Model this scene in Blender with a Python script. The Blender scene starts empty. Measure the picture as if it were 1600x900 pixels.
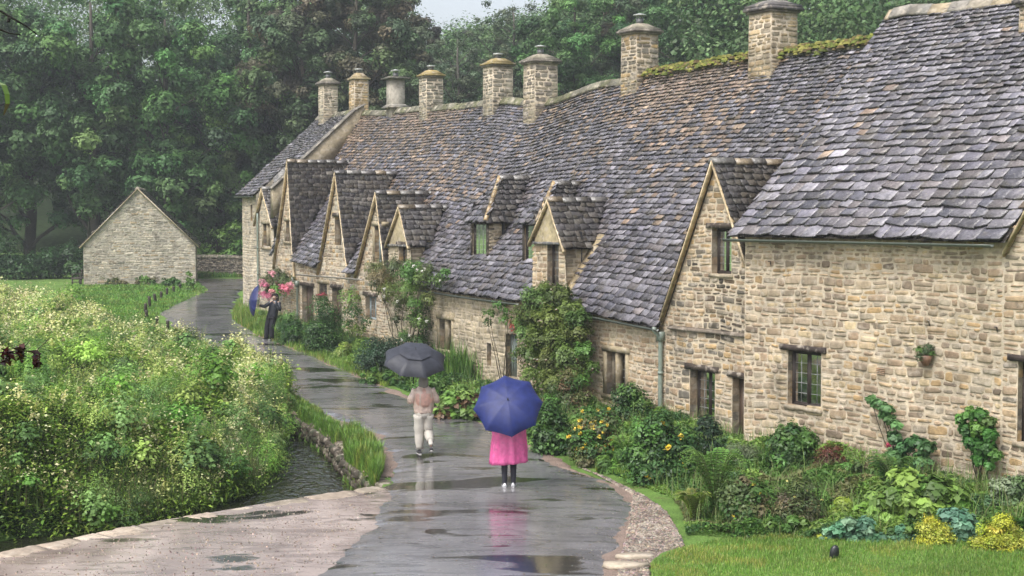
import bpy, math, random
import numpy as np
from mathutils import Vector, Matrix
rng = np.random.default_rng(7)
random.seed(7)
R = math.radians
scene = bpy.context.scene
col = scene.collection

# ------------------------------------------------------------------ camera
CAMZ, F, PITCH = 5.35, 2300.0, math.atan(120/2300.0)
cam_d = bpy.data.cameras.new("camera"); cam = bpy.data.objects.new("camera", cam_d); col.objects.link(cam)
cam.location = (0, 0, CAMZ); cam.rotation_euler = (R(90)-PITCH, 0, 0)
cam_d.sensor_width = 36; cam_d.lens = F/1600*36; cam_d.clip_start = .1; cam_d.clip_end = 2000
scene.camera = cam

# ------------------------------------------------------------------ sky, sun, exposure
w = bpy.data.worlds.new("World"); scene.world = w; w.use_nodes = True
nt = w.node_tree; nt.nodes.clear()
sky = nt.nodes.new('ShaderNodeTexSky'); sky.sky_type = 'NISHITA'; sky.sun_disc = False
sky.sun_elevation = R(52); sky.sun_rotation = R(-140); sky.air_density = 1.0; sky.dust_density = 4.0; sky.ozone_density = 1.2
hs = nt.nodes.new('ShaderNodeHueSaturation'); hs.inputs['Saturation'].default_value = .42
bg = nt.nodes.new('ShaderNodeBackground'); bg.inputs['Strength'].default_value = .15; hs.inputs['Value'].default_value = 1.0
wo = nt.nodes.new('ShaderNodeOutputWorld')
nt.links.new(sky.outputs[0], hs.inputs['Color']); nt.links.new(hs.outputs[0], bg.inputs[0]); nt.links.new(bg.outputs[0], wo.inputs[0])
sd = bpy.data.lights.new("sun", 'SUN'); sun = bpy.data.objects.new("sun", sd); col.objects.link(sun)
sd.energy = 1.3; sd.angle = R(25); sd.color = (1, .985, .96)
# overcast sun high behind the camera, a little to the left
sun.rotation_euler = Vector((.45, .62, -1.15)).to_track_quat('-Z', 'Y').to_euler()
scene.view_settings.view_transform = 'Standard'; scene.view_settings.look = 'None'
scene.view_settings.gamma = 1; scene.view_settings.exposure = 0.85
scene.view_settings.use_curve_mapping = False
cy = scene.cycles
scene.render.engine = 'CYCLES'
cy.use_denoising = True; cy.max_bounces = 6; cy.diffuse_bounces = 3; cy.glossy_bounces = 3
cy.transmission_bounces = 4; cy.transparent_max_bounces = 8; cy.volume_bounces = 0
cy.caustics_reflective = False; cy.caustics_refractive = False
cy.sample_clamp_indirect = 4

# ------------------------------------------------------------------ geometry of the place
HT = np.array([[0,5.45],[14,5.4],[22,5.35],[28,5.3],[36,5.2],[44,5.12],[52,4.65],[60,4.5],[72,4.4],[86,4.3],[120,4.0],[400,3.5]])
def g(Y):                       # height of the lane along the view
    # smoothed interpolation
    Y = np.asarray(Y, float); s = 0
    for d in (-3, -1.5, 0, 1.5, 3): s = s + np.interp(Y+d, HT[:,0], HT[:,1])
    return CAMZ - s/5
cp, sp = math.cos(PITCH), math.sin(PITCH)
def ray(px, py):
    dx, dy = px-800, 450-py
    return np.array([dx, F*cp+dy*sp, -F*sp+dy*cp])/F
def pix(x, y, z):
    zz = z-CAMZ
    fw = y*cp - zz*sp; up = y*sp + zz*cp
    return 800+F*x/fw, 450-F*up/fw
def gnd(px, py, dz=0.0):        # the ground point seen at a pixel of the photograph
    d = ray(px, py); lo, hi = 5.0, 900.0
    for _ in range(50):
        t = (lo+hi)/2
        if CAMZ+d[2]*t/d[1] > float(g(t))+dz: lo = t
        else: hi = t
    return d[0]/d[1]*lo, lo
def at(px, py, Y):
    d = ray(px, py); return np.array([d[0]*Y/d[1], Y, CAMZ+d[2]*Y/d[1]])

class Front:
    """A house front as a line on the plan: u runs along it (away from the camera), n inwards."""
    def __init__(s, pts, smooth=0.0):
        s.u = np.linspace(-8, 48, 1121)
        P = np.array(pts, float); d = np.diff(P, axis=0); L = np.hypot(*d.T); d = d/L[:,None]
        cum = np.concatenate([[0], np.cumsum(L)])
        ang = np.arctan2(d[:,1], d[:,0])
        a = np.full_like(s.u, ang[0])
        for k in range(1, len(ang)):
            t = np.clip((s.u-cum[k]+smooth)/(2*smooth+1e-6), 0, 1); t = t*t*(3-2*t)
            a += (ang[k]-ang[k-1])*t
        s.a = a; i0 = int(np.argmin(abs(s.u)))
        du = s.u[1]-s.u[0]; am = (a[1:]+a[:-1])/2
        x = np.concatenate([[0], np.cumsum(np.cos(am)*du)]); y = np.concatenate([[0], np.cumsum(np.sin(am)*du)])
        s.x = x-x[i0]+P[0,0]; s.y = y-y[i0]+P[0,1]
    def xy(s, u, n=0.0):
        a = np.interp(u, s.u, s.a); x = np.interp(u, s.u, s.x); y = np.interp(u, s.u, s.y)
        # heading a points away; inwards is to its right
        return x+np.sin(a)*n, y-np.cos(a)*n
    def p(s, u, n, z):
        x, y = s.xy(u, n); return np.array([float(x), float(y), float(z)])
    def uz(s, px, py, n=0.0):
        lo, hi = -8.0, 48.0
        for _ in range(60):
            m = (lo+hi)/2; x, y = s.xy(m, n)
            # iterate with exact ray in plan (plan direction of a pixel changes a little with its row)
            d = ray(px, py)
            if float(x)/float(y) > d[0]/d[1]: lo = m
            else: hi = m
        x, y = s.xy(lo, n); d = ray(px, py)
        return lo, CAMZ+d[2]*float(y)/d[1]
    def un(s, x, y):
        u = 5.0
        for _ in range(12):
            px_, py_ = s.xy(u); a = float(np.interp(u, s.u, s.a))
            t = (x-px_)*math.cos(a)+(y-py_)*math.sin(a); u = min(47.5, max(-7.5, u+float(t)))
        px_, py_ = s.xy(u); a = float(np.interp(u, s.u, s.a))
        return u, float((x-px_)*math.sin(a)-(y-py_)*math.cos(a))
RC = np.array([5.1, 32.2])
rd = np.array([1680, -2300.])/2848
RB = Front([RC+rd*12, RC])                                  # the big house on the right
r0 = RC + np.array([.243, .175])
r1 = r0 + np.array([-.51, .86])*14.4
row = Front([r0, r1, (-11.8, 64.7)], 4)                     # the row

# smooth value noise
_N = np.random.default_rng(3).random((64, 64))
def vn(x, y):
    x = np.asarray(x, float); y = np.asarray(y, float)
    xi = np.floor(x).astype(int); yi = np.floor(y).astype(int); fx = x-xi; fy = y-yi
    fx = fx*fx*(3-2*fx); fy = fy*fy*(3-2*fy)
    q = lambda a, b: _N[a % 64, b % 64]
    return (q(xi,yi)*(1-fx)+q(xi+1,yi)*fx)*(1-fy)+(q(xi,yi+1)*(1-fx)+q(xi+1,yi+1)*fx)*fy

# ------------------------------------------------------------------ mesh building
class MB:
    """Collects polygons of one object; each face has a material slot and its own base colour."""
    def __init__(s): s.v = []; s.n = 0; s.f = []; s.c = []; s.m = []; s.k = []
    def add(s, verts, faces, colr=(.5,.5,.5), mat=0):
        verts = np.asarray(verts, float).reshape(-1, 3)
        b = s.n; s.v.append(verts); s.n += len(verts)
        for f in faces:
            s.f.append(np.asarray(f)+b); s.k.append(len(f)); s.m.append(mat); s.c.append(colr)
        return b
    def quads(s, V, colr, mat=0):         # V (N,4,3), colr (N,3)
        N = len(V)
        if not N: return
        s.bulk = getattr(s, 'bulk', []); s.bulk.append((V.reshape(-1,3), N, 4, np.broadcast_to(np.asarray(colr, float), (N,3)), mat))
    def box(s, P, sx, sy, sz, colr, mat=0, rz=0.0, ax=None):
        """box centred at P; ax = 3x3 columns of axes"""
        A = ax if ax is not None else np.array([[math.cos(rz), -math.sin(rz), 0],[math.sin(rz), math.cos(rz), 0],[0,0,1.]])
        c = np.array([[x*sx/2, y*sy/2, z*sz/2] for x in (-1,1) for y in (-1,1) for z in (-1,1)])
        s.add(c@A.T+np.asarray(P, float), [(0,1,3,2),(4,6,7,5),(0,4,5,1),(2,3,7,6),(0,2,6,4),(1,5,7,3)], colr, mat)
    def hexa(s, pts, colr, mat=0):        # pts: 4 bottom ring + 4 top ring
        s.add(pts, [(3,2,1,0),(4,5,6,7),(0,1,5,4),(1,2,6,5),(2,3,7,6),(3,0,4,7)], colr, mat)
    def tube(s, path, rad, colr, mat=0, seg=8, cap=True, flat=1.0):
        path = np.asarray(path, float); n = len(path); rad = np.broadcast_to(np.asarray(rad, float), (n,))
        vs = []
        prev = None
        for i in range(n):
            t = path[min(i+1,n-1)]-path[max(i-1,0)]; t = t/(np.linalg.norm(t)+1e-9)
            if prev is None:
                ref = np.array([0,0,1.]) if abs(t[2]) < .9 else np.array([1.,0,0])
                a = np.cross(t, ref)
            else: a = prev - t*np.dot(prev, t)
            a = a/(np.linalg.norm(a)+1e-9); b = np.cross(t, a); prev = a
            for k in range(seg):
                q = 2*math.pi*k/seg; vs.append(path[i]+rad[i]*(math.cos(q)*a+math.sin(q)*b*flat))
        fs = [(i*seg+k, i*seg+(k+1)%seg, (i+1)*seg+(k+1)%seg, (i+1)*seg+k) for i in range(n-1) for k in range(seg)]
        if cap: fs += [tuple(range(seg))[::-1], tuple((n-1)*seg+k for k in range(seg))]
        s.add(vs, fs, colr, mat)
    def loft(s, rings, colr, mat=0, cap=True):   # rings: list of (M,3)
        M = len(rings[0]); n = len(rings)
        fs = [(i*M+k, i*M+(k+1)%M, (i+1)*M+(k+1)%M, (i+1)*M+k) for i in range(n-1) for k in range(M)]
        if cap: fs += [tuple(range(M))[::-1], tuple((n-1)*M+k for k in range(M))]
        s.add(np.concatenate(rings), fs, colr, mat)
    def build(s, name, mats, parent=None, smooth=False, auto=None):
        V = list(s.v); nv = s.n
        loops = [np.concatenate(s.f)] if s.f else []
        tot = [np.array(s.k)] if s.k else []; mt = [np.array(s.m)] if s.m else []
        cc = [np.array([tuple(c)[:3] for c in s.c], float)] if s.c else []
        for (bv, N, k, c, m) in getattr(s, 'bulk', []):
            V.append(bv); loops.append(np.arange(N*k)+nv); nv += N*k
            tot.append(np.full(N, k)); mt.append(np.full(N, m)); cc.append(c)
        V = np.concatenate(V); loops = np.concatenate(loops); tot = np.concatenate(tot); mt = np.concatenate(mt); cc = np.concatenate(cc)
        me = bpy.data.meshes.new(name)
        me.vertices.add(len(V)); me.vertices.foreach_set('co', V.astype(np.float32).ravel())
        me.loops.add(len(loops)); me.loops.foreach_set('vertex_index', loops.astype(np.int32))
        me.polygons.add(len(tot)); st = np.concatenate([[0], np.cumsum(tot)[:-1]])
        me.polygons.foreach_set('loop_start', st.astype(np.int32))
        me.polygons.foreach_set('loop_total', tot.astype(np.int32))
        me.polygons.foreach_set('material_index', mt.astype(np.int32))
        if smooth: me.polygons.foreach_set('use_smooth', np.ones(len(tot), bool))
        at_ = me.attributes.new('tint', 'FLOAT_COLOR', 'FACE')
        at_.data.foreach_set('color', np.concatenate([cc, np.ones((len(cc),1))], 1).astype(np.float32).ravel())
        me.update(calc_edges=True); me.validate()
        for m in (mats if isinstance(mats, (list, tuple)) else [mats]): me.materials.append(m)
        o = bpy.data.objects.new(name, me); col.objects.link(o)
        if parent is not None:
            o.parent = parent; o.matrix_parent_inverse = Matrix.Translation(-parent.location) if parent.type == 'EMPTY' else Matrix.Identity(4)
            if parent.type != 'EMPTY': pass
        return o
def tag(o, label=None, cat=None, group=None, kind=None):
    if label: o['label'] = label
    if cat: o['category'] = cat
    if group: o['group'] = group
    if kind: o['kind'] = kind
    return o
def empty(name, loc, label=None, cat=None, group=None):
    o = bpy.data.objects.new(name, None); o.location = loc; o.empty_display_size = .3; col.objects.link(o)
    return tag(o, label, cat, group)

# ------------------------------------------------------------------ materials
def mat(name, base=None, rough=.6, attr=True, noise=(3, .25), noise2=None, bump=(.0, 20), spec=.5, transl=0.0, extra=None, rnd=0.0, metal=0.0, coat=0.0, rvar=0.0):
    m = bpy.data.materials.new(name); m.use_nodes = True; t = m.node_tree; N = t.nodes; L = t.links
    b = N['Principled BSDF']; b.inputs['Roughness'].default_value = rough; b.inputs['Specular IOR Level'].default_value = spec; b.inputs['Metallic'].default_value = metal
    b.inputs['Coat Weight'].default_value = coat; b.inputs['Coat Roughness'].default_value = .15
    geo = N.new('ShaderNodeNewGeometry')
    if attr:
        a = N.new('ShaderNodeAttribute'); a.attribute_name = 'tint'; c = a.outputs['Color']
    else:
        r = N.new('ShaderNodeRGB'); r.outputs[0].default_value = (*base, 1); c = r.outputs[0]
    def mul(c, scale, amt, lo=None, detail=4, stretch=None):
        n = N.new('ShaderNodeTexNoise'); n.inputs['Scale'].default_value = scale; n.inputs['Detail'].default_value = detail
        if stretch:
            mp = N.new('ShaderNodeMapping'); mp.inputs['Scale'].default_value = stretch
            L.new(geo.outputs['Position'], mp.inputs['Vector']); L.new(mp.outputs[0], n.inputs['Vector'])
        else: L.new(geo.outputs['Position'], n.inputs['Vector'])
        mr = N.new('ShaderNodeMapRange'); mr.inputs[1].default_value = .3; mr.inputs[2].default_value = .7
        mr.inputs[3].default_value = 1-amt; mr.inputs[4].default_value = 1+amt
        L.new(n.outputs[0], mr.inputs[0])
        x = N.new('ShaderNodeVectorMath'); x.operation = 'SCALE'; L.new(c, x.inputs[0]); L.new(mr.outputs[0], x.inputs['Scale'])
        return x.outputs[0]
    if noise: c = mul(c, *noise)
    if noise2: c = mul(c, *noise2)
    if rnd:
        oi = N.new('ShaderNodeObjectInfo'); mr = N.new('ShaderNodeMapRange'); mr.inputs[3].default_value = 1-rnd; mr.inputs[4].default_value = 1+rnd
        L.new(oi.outputs['Random'], mr.inputs[0]); x = N.new('ShaderNodeVectorMath'); x.operation = 'SCALE'
        L.new(c, x.inputs[0]); L.new(mr.outputs[0], x.inputs['Scale']); c = x.outputs[0]
    if extra: c = extra(N, L, c, geo, b)
    L.new(c, b.inputs['Base Color'])
    if rvar:
        n = N.new('ShaderNodeTexNoise'); n.inputs['Scale'].default_value = 6; L.new(geo.outputs['Position'], n.inputs['Vector'])
        mr = N.new('ShaderNodeMapRange'); mr.inputs[1].default_value = .35; mr.inputs[2].default_value = .65
        mr.inputs[3].default_value = rough-rvar; mr.inputs[4].default_value = rough+rvar
        L.new(n.outputs[0], mr.inputs[0]); L.new(mr.outputs[0], b.inputs['Roughness'])
    if bump[0]:
        n = N.new('ShaderNodeTexNoise'); n.inputs['Scale'].default_value = bump[1]; n.inputs['Detail'].default_value = 5
        L.new(geo.outputs['Position'], n.inputs['Vector'])
        bp = N.new('ShaderNodeBump'); bp.inputs['Strength'].default_value = bump[0]; bp.inputs['Distance'].default_value = .02
        L.new(n.outputs[0], bp.inputs['Height']); L.new(bp.outputs[0], b.inputs['Normal'])
    if transl:
        tr = N.new('ShaderNodeBsdfTranslucent'); L.new(c, tr.inputs[0]); mx = N.new('ShaderNodeMixShader'); mx.inputs[0].default_value = transl
        L.new(b.outputs[0], mx.inputs[1]); L.new(tr.outputs[0], mx.inputs[2]); L.new(mx.outputs[0], N['Material Output'].inputs[0])
    return m
def stains(scale, lo, hi, colr, stretch=(1,1,1), amt=.7, detail=6):
    """patches of another colour (lichen, moss, damp) with a shape of their own"""
    def f(N, L, c, geo, b):
        mp = N.new('ShaderNodeMapping'); mp.inputs['Scale'].default_value = stretch; L.new(geo.outputs['Position'], mp.inputs[0])
        n = N.new('ShaderNodeTexNoise'); n.inputs['Scale'].default_value = scale; n.inputs['Detail'].default_value = detail; L.new(mp.outputs[0], n.inputs[0])
        mr = N.new('ShaderNodeMapRange'); mr.inputs[1].default_value = lo; mr.inputs[2].default_value = hi; mr.inputs[3].default_value = 0; mr.inputs[4].default_value = amt
        L.new(n.outputs[0], mr.inputs[0]); mx = N.new('ShaderNodeMix'); mx.data_type = 'RGBA'
        L.new(mr.outputs[0], mx.inputs[0]); L.new(c, mx.inputs[6]); mx.inputs[7].default_value = (*colr, 1); return mx.outputs[2]
    return f
def chain(*fs):
    def f(N, L, c, geo, b):
        for q in fs: c = q(N, L, c, geo, b)
        return c
    return f
M = {}
M['stone'] = mat('rubble_stone', rough=.72, noise=(9, .22), noise2=(1.1, .2), bump=(.6, 38), spec=.35,
                 extra=chain(stains(1.3, .52, .72, (.12,.10,.07), (1.8,1.8,.5), .55), stains(5, .52, .66, (.56,.49,.40), (1,1,1.3), .5), stains(9, .6, .7, (.07,.065,.045), (1,1,.8), .45)))
M['slate'] = mat('wet_stone_slate', rough=.27, noise=(7, .35), noise2=(.6, .15), bump=(.8, 22), spec=.85, rvar=.12,
                 extra=chain(stains(14, .64, .70, (.33,.31,.26), amt=.7), stains(2.4, .56, .74, (.085,.07,.04), amt=.7)))
M['moss'] = mat('mossy_ridge', rough=.9, noise=(14, .4), bump=(.9, 30), spec=.2)
M['plain'] = mat('painted_wood', rough=.5, noise=(20, .12), bump=(.15, 60))
M['timber'] = mat('dark_timber', rough=.65, noise=(12, .3), noise2=(60, .2), bump=(.5, 50))
M['metal'] = mat('painted_metal', rough=.38, noise=(8, .12), spec=.6)
M['cloth'] = mat('cloth', rough=.8, noise=(30, .05), bump=(.1, 90))
M['nylon'] = mat('wet_nylon', rough=.42, noise=(9, .22), bump=(.25, 120), spec=.4, transl=.05)
M['plasticsheet'] = mat('wet_raincoat', rough=.3, noise=(12, .18), bump=(.7, 14), spec=.7)
M['skin'] = mat('skin', rough=.5, noise=(20, .05))
M['leaf'] = mat('foliage', rough=.42, noise=None, spec=.35, transl=.28)
M['treeleaf'] = mat('tree_foliage', rough=.5, noise=(.35, .12), spec=.3, transl=.22, rnd=.16)
M['petal'] = mat('petals', rough=.6, noise=None, transl=.3)
M['bark'] = mat('bark', rough=.85, noise=(10, .3), bump=(.9, 25))
M['stem'] = mat('stems', rough=.7, noise=None)
M['dark'] = mat('dark_room', base=(.012,.012,.014), attr=False, rough=.9, noise=None)
def glass_mat():
    m = bpy.data.materials.new('window_glass'); m.use_nodes = True; t = m.node_tree; N = t.nodes; N.remove(N['Principled BSDF'])
    tr = N.new('ShaderNodeBsdfTransparent'); tr.inputs[0].default_value = (.72,.78,.78,1)
    gl = N.new('ShaderNodeBsdfGlossy'); gl.inputs['Roughness'].default_value = .06
    fr = N.new('ShaderNodeFresnel'); fr.inputs[0].default_value = 1.6
    mx = N.new('ShaderNodeMixShader'); t.links.new(fr.outputs[0], mx.inputs[0]); t.links.new(tr.outputs[0], mx.inputs[1]); t.links.new(gl.outputs[0], mx.inputs[2])
    t.links.new(mx.outputs[0], N['Material Output'].inputs[0]); return m
M['glass'] = glass_mat()

# ------------------------------------------------------------------ stone walls
TAN = [(.385,.28,.172),(.345,.25,.165),(.43,.33,.21),(.305,.228,.15),(.285,.222,.158),(.415,.285,.145),(.36,.283,.20),(.225,.172,.122),(.335,.247,.165),(.44,.345,.235)]
MORTAR = (.52,.435,.32)
GREY = [(.38,.335,.265),(.44,.385,.30),(.31,.275,.22),(.47,.41,.31),(.39,.325,.235),(.34,.31,.255)]
DARKST = [(.20,.17,.13),(.26,.22,.16),(.17,.15,.12),(.31,.25,.17),(.23,.20,.16)]
ORANGE = [(.42,.29,.14),(.38,.27,.14),(.45,.32,.17),(.33,.25,.15)]
def pick(pal, v=.12):
    c = np.array(pal[rng.integers(len(pal))]); return c*(1+rng.normal(0, v))
def stonework(mb, mp, u0, u1, z0, z1, blocks=(), top=None, bot=None, pal=TAN, ch=(.08,.20), sw=(.13,.42), proud=.018, joint=.011, warp=.05, seedoff=0.0, big=.08):
    z = z0
    while z < z1-.03:
        h = rng.uniform(*ch)
        if rng.random() < .18: h *= .62
        if z+h > z1: h = max(.05, z1-z)
        blk = sorted((a, b) for (a, b, c, d) in blocks if c < z+h-.03 and d > z+.03)
        free = []; c0 = u0
        for a, b in blk:
            if a > c0: free.append((c0, min(a, u1)))
            c0 = max(c0, b)
        if c0 < u1: free.append((c0, u1))
        for a, b in free:
            if top is not None or bot is not None:
                s = np.arange(a, b, .06)
                if len(s) == 0: continue
                ok = np.ones(len(s), bool)
                if top is not None: ok &= np.array([top(q) for q in s]) > z+h*.75
                if bot is not None: ok &= np.array([bot(q) for q in s]) < z+h*.5
                runs = []; st = None
                for q, k in zip(s, ok):
                    if k and st is None: st = q
                    if not k and st is not None: runs.append((st, q)); st = None
                if st is not None: runs.append((st, b))
            else: runs = [(a, b)]
            for ra, rb in runs:
                x = ra
                while x < rb-.03:
                    wd = rng.uniform(*sw)*(.7+.45*min(1, h/.15))
                    if rb-(x+wd) < sw[0]*.7: wd = rb-x
                    e = joint*rng.uniform(.5, 2.2)
                    hh = h
                    parts = [(z, h)]
                    if h > .15 and rng.random() < .22: q_ = h*rng.uniform(.38, .6); parts = [(z, q_), (z+q_, h-q_)]
                    for (zq, hh) in parts:
                      x0, x1_, y0, y1_ = x+e, x+wd-e, zq+e, zq+hh-e
                      if x1_-x0 > .03 and y1_-y0 > .02:
                          j = lambda k=.012: rng.uniform(-k, k)*2.2
                          vj = rng.normal(0, .1)*hh; y0 += vj*.6; y1_ += vj*.6
                          cx = min(.03, (x1_-x0)*.22); cz = min(.028, (y1_-y0)*.28)
                          a_ = rng.uniform(.4, 1.2, 8)
                          ring = [(x0+cx*a_[0], y0+j(.006)), (x1_-cx*a_[1], y0+j(.01)), (x1_+j(.006), y0+cz*a_[2]), (x1_+j(.006), y1_-cz*a_[3]),
                                  (x1_-cx*a_[4], y1_+j(.006)), (x0+cx*a_[5], y1_+j(.01)), (x0+j(.006), y1_-cz*a_[6]), (x0+j(.006), y0+cz*a_[7])]
                          mx, mz = (x0+x1_)/2, (y0+y1_)/2
                          d = proud*rng.uniform(.15, 1.4)
                          tx, tz = rng.uniform(-.01, .01, 2)
                          ins = lambda p, k: (mx+(p[0]-mx)*k, mz+(p[1]-mz)*k)
                          wz = lambda uu: warp*(float(vn(uu*.9+seedoff, z*.8+5))-.5)*2
                          V = [mp(p[0], p[1]+wz(p[0]), -.004) for p in ring]
                          k1 = 1-min(.3, .016/(y1_-y0))
                          V += [mp(q[0], q[1]+wz(q[0]), d*.8+tx*(q[0]-mx)/(x1_-x0)+tz*(q[1]-mz)/(y1_-y0)) for q in (ins(p, k1) for p in ring)]
                          k2 = k1*.72
                          V += [mp(q[0], q[1]+wz(q[0]), d+tx*(q[0]-mx)/(x1_-x0)) for q in (ins(p, k2) for p in ring)]
                          fs = [(i, (i+1) % 8, 8+(i+1) % 8, 8+i) for i in range(8)]+[(8+i, 8+(i+1) % 8, 16+(i+1) % 8, 16+i) for i in range(8)]+[tuple(range(16, 24))]
                          mb.add(V, fs, pick(pal))
                    x += wd
        z += h
def backing(mb, mp, u0, u1, z0, top, blocks=(), colr=MORTAR, step=.3, depth=.3, bot=None):
    cuts = sorted(set([u0, u1]+[q for b in blocks for q in b[:2] if u0 < q < u1]+list(np.arange(u0, u1, step))))
    T = top if callable(top) else (lambda u: top)
    B = bot if bot is not None else (lambda u: z0)
    for a, b in zip(cuts[:-1], cuts[1:]):
        if b-a < 1e-5: continue
        m = (a+b)/2; bl = sorted((c, d) for (x, y, c, d) in blocks if x < m < y)
        lo = [B(a), B(b)]
        for c, d in bl:
            if c > lo[0]: mb.add([mp(a, lo[0], 0), mp(b, lo[1], 0), mp(b, c, 0), mp(a, c, 0)], [(0,1,2,3)], colr)
            lo = [d, d]
        if T(a) > lo[0] or T(b) > lo[1]:
            mb.add([mp(a, lo[0], 0), mp(b, lo[1], 0), mp(b, max(T(b), lo[1]), 0), mp(a, max(T(a), lo[0]), 0)], [(0,1,2,3)], colr)
    rc = (.30,.24,.16)
    for (a, b, c, d) in blocks:
        for (P, Q) in (((a,c),(b,c)), ((b,c),(b,d)), ((b,d),(a,d)), ((a,d),(a,c))):
            mb.add([mp(*P, 0), mp(*Q, 0), mp(*Q, -depth), mp(*P, -depth)], [(0,1,2,3)], rc)
        mb.add([mp(a-.3, c-.3, -depth-.25), mp(b+.3, c-.3, -depth-.25), mp(b+.3, d+.3, -depth-.25), mp(a-.3, d+.3, -depth-.25)], [(0,1,2,3)], (0,0,0), 1)
        # jamb stones shown on the reveals
        for uu, sgn in ((a, 1), (b, -1)):
            z = c
            while z < d-.02:
                h = min(rng.uniform(.12, .24), d-z)
                mb.add([mp(uu+sgn*.006, z+.008, -.004), mp(uu+sgn*.006, z+h-.008, -.004), mp(uu+sgn*.006, z+h-.008, -depth+.12), mp(uu+sgn*.006, z+.008, -depth+.12)], [(0,1,2,3)], pick(DARKST if rng.random() < .5 else TAN))
                z += h
def lintel(mb, mp, a, b, z, h=.12, colr=(.06,.045,.035), d0=-.12, d1=.05, mat=0, wob=.02):
    n = 7; us = np.linspace(a, b, n)
    rings = []
    for i, u in enumerate(us):
        t, q = rng.uniform(-wob, wob, 2)*.6; dd = rng.uniform(-.01, .01)
        rings.append(np.array([mp(u, z+t, d0), mp(u, z+t, d1+dd), mp(u, z+h+q, d1+dd-.01), mp(u, z+h+q, d0)]))
    mb.loft(rings, colr, mat)
def window(mp, a, b, c, d, parent, dep=-.14, lights=2, bars=(1, 4), fc=(.035,.025,.02), fw=.05, curtain=True, pale=False, cc=(.55,.55,.52)):
    """timber casement: frame mesh, its pane and curtain as sub-parts"""
    f = MB()
    def bar(u0, u1, z0, z1, e0, e1, colr=fc):
        f.hexa([mp(u0,z0,e0), mp(u1,z0,e0), mp(u1,z0,e1), mp(u0,z0,e1), mp(u0,z1,e0), mp(u1,z1,e0), mp(u1,z1,e1), mp(u0,z1,e1)], colr)
    e0, e1 = dep-.05, dep
    bar(a, a+fw, c, d, e0, e1); bar(b-fw, b, c, d, e0, e1); bar(a+fw, b-fw, c, c+fw, e0, e1+.004); bar(a+fw, b-fw, d-fw, d, e0, e1+.004)
    W = (b-a-2*fw); lw = W/lights
    for i in range(1, lights): bar(a+fw+lw*i-fw/2, a+fw+lw*i+fw/2, c+fw, d-fw, e0, e1-.004)
    for i in range(lights):
        x0 = a+fw+lw*i+(fw/2 if i else 0); x1_ = a+fw+lw*(i+1)-(fw/2 if i < lights-1 else 0)
        ci = .022
        for (p, q, r, s_) in ((x0, x0+ci, c+fw, d-fw), (x1_-ci, x1_, c+fw, d-fw), (x0+ci, x1_-ci, c+fw, c+fw+ci), (x0+ci, x1_-ci, d-fw-ci, d-fw)):
            bar(p, q, r, s_, e0+.01, e1-.012)
        gb = .009; gc = (.30,.31,.30)
        for k in range(1, bars[0]+1):
            xx = x0+(x1_-x0)*k/(bars[0]+1); bar(xx-gb/2, xx+gb/2, c+fw+ci, d-fw-ci, dep-.03, dep-.018, gc)
        for k in range(1, bars[1]+1):
            zz = c+fw+(d-c-2*fw)*k/(bars[1]+1); bar(x0+ci, x1_-ci, zz-gb/2, zz+gb/2, dep-.031, dep-.019, gc)
    o = f.build('window', M['timber'] if not pale else M['plain'], parent)
    g_ = MB(); g_.add([mp(a+fw,c+fw,dep-.026), mp(b-fw,c+fw,dep-.026), mp(b-fw,d-fw,dep-.026), mp(a+fw,d-fw,dep-.026)], [(0,1,2,3)])
    g_.build('pane', M['glass'], o)
    if curtain:
        k = MB()
        for side in (0, 1):
            ws = W*.36; x0 = a+fw if side == 0 else b-fw-ws; n = 14; V = []
            for i in range(n+1):
                u = x0+ws*i/n; e = dep-.10+.018*math.sin(i*1.9)
                V += [mp(u, c+fw, e), mp(u, d-fw, e)]
            k.add(V, [(2*i, 2*i+2, 2*i+3, 2*i+1) for i in range(n)], cc)
        k.build('curtain', M['cloth'], o)
    return o
def surround(mb, mp, a, b, c, d, w_=.13, colr=(.34,.28,.18), pr=.03, mull=0, dep=-.1):
    """dressed stone jambs, head, sill and mullion"""
    def bx(u0,u1,z0,z1,e0,e1): mb.hexa([mp(u0,z0,e0),mp(u1,z0,e0),mp(u1,z0,e1),mp(u0,z0,e1),mp(u0,z1,e0),mp(u1,z1,e0),mp(u1,z1,e1),mp(u0,z1,e1)], np.array(colr)*rng.uniform(.85,1.1))
    bx(a-w_, a, c, d, -.2, pr); bx(b, b+w_, c, d, -.2, pr); bx(a-w_-.04, b+w_+.04, d, d+w_*1.1, -.2, pr+.02); bx(a-w_-.03, b+w_+.03, c-w_*.8, c, -.2, pr+.04)
    for i in range(mull):
        m = a+(b-a)*(i+1)/(mull+1); bx(m-.05, m+.05, c, d, -.2, pr-.03)

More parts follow.
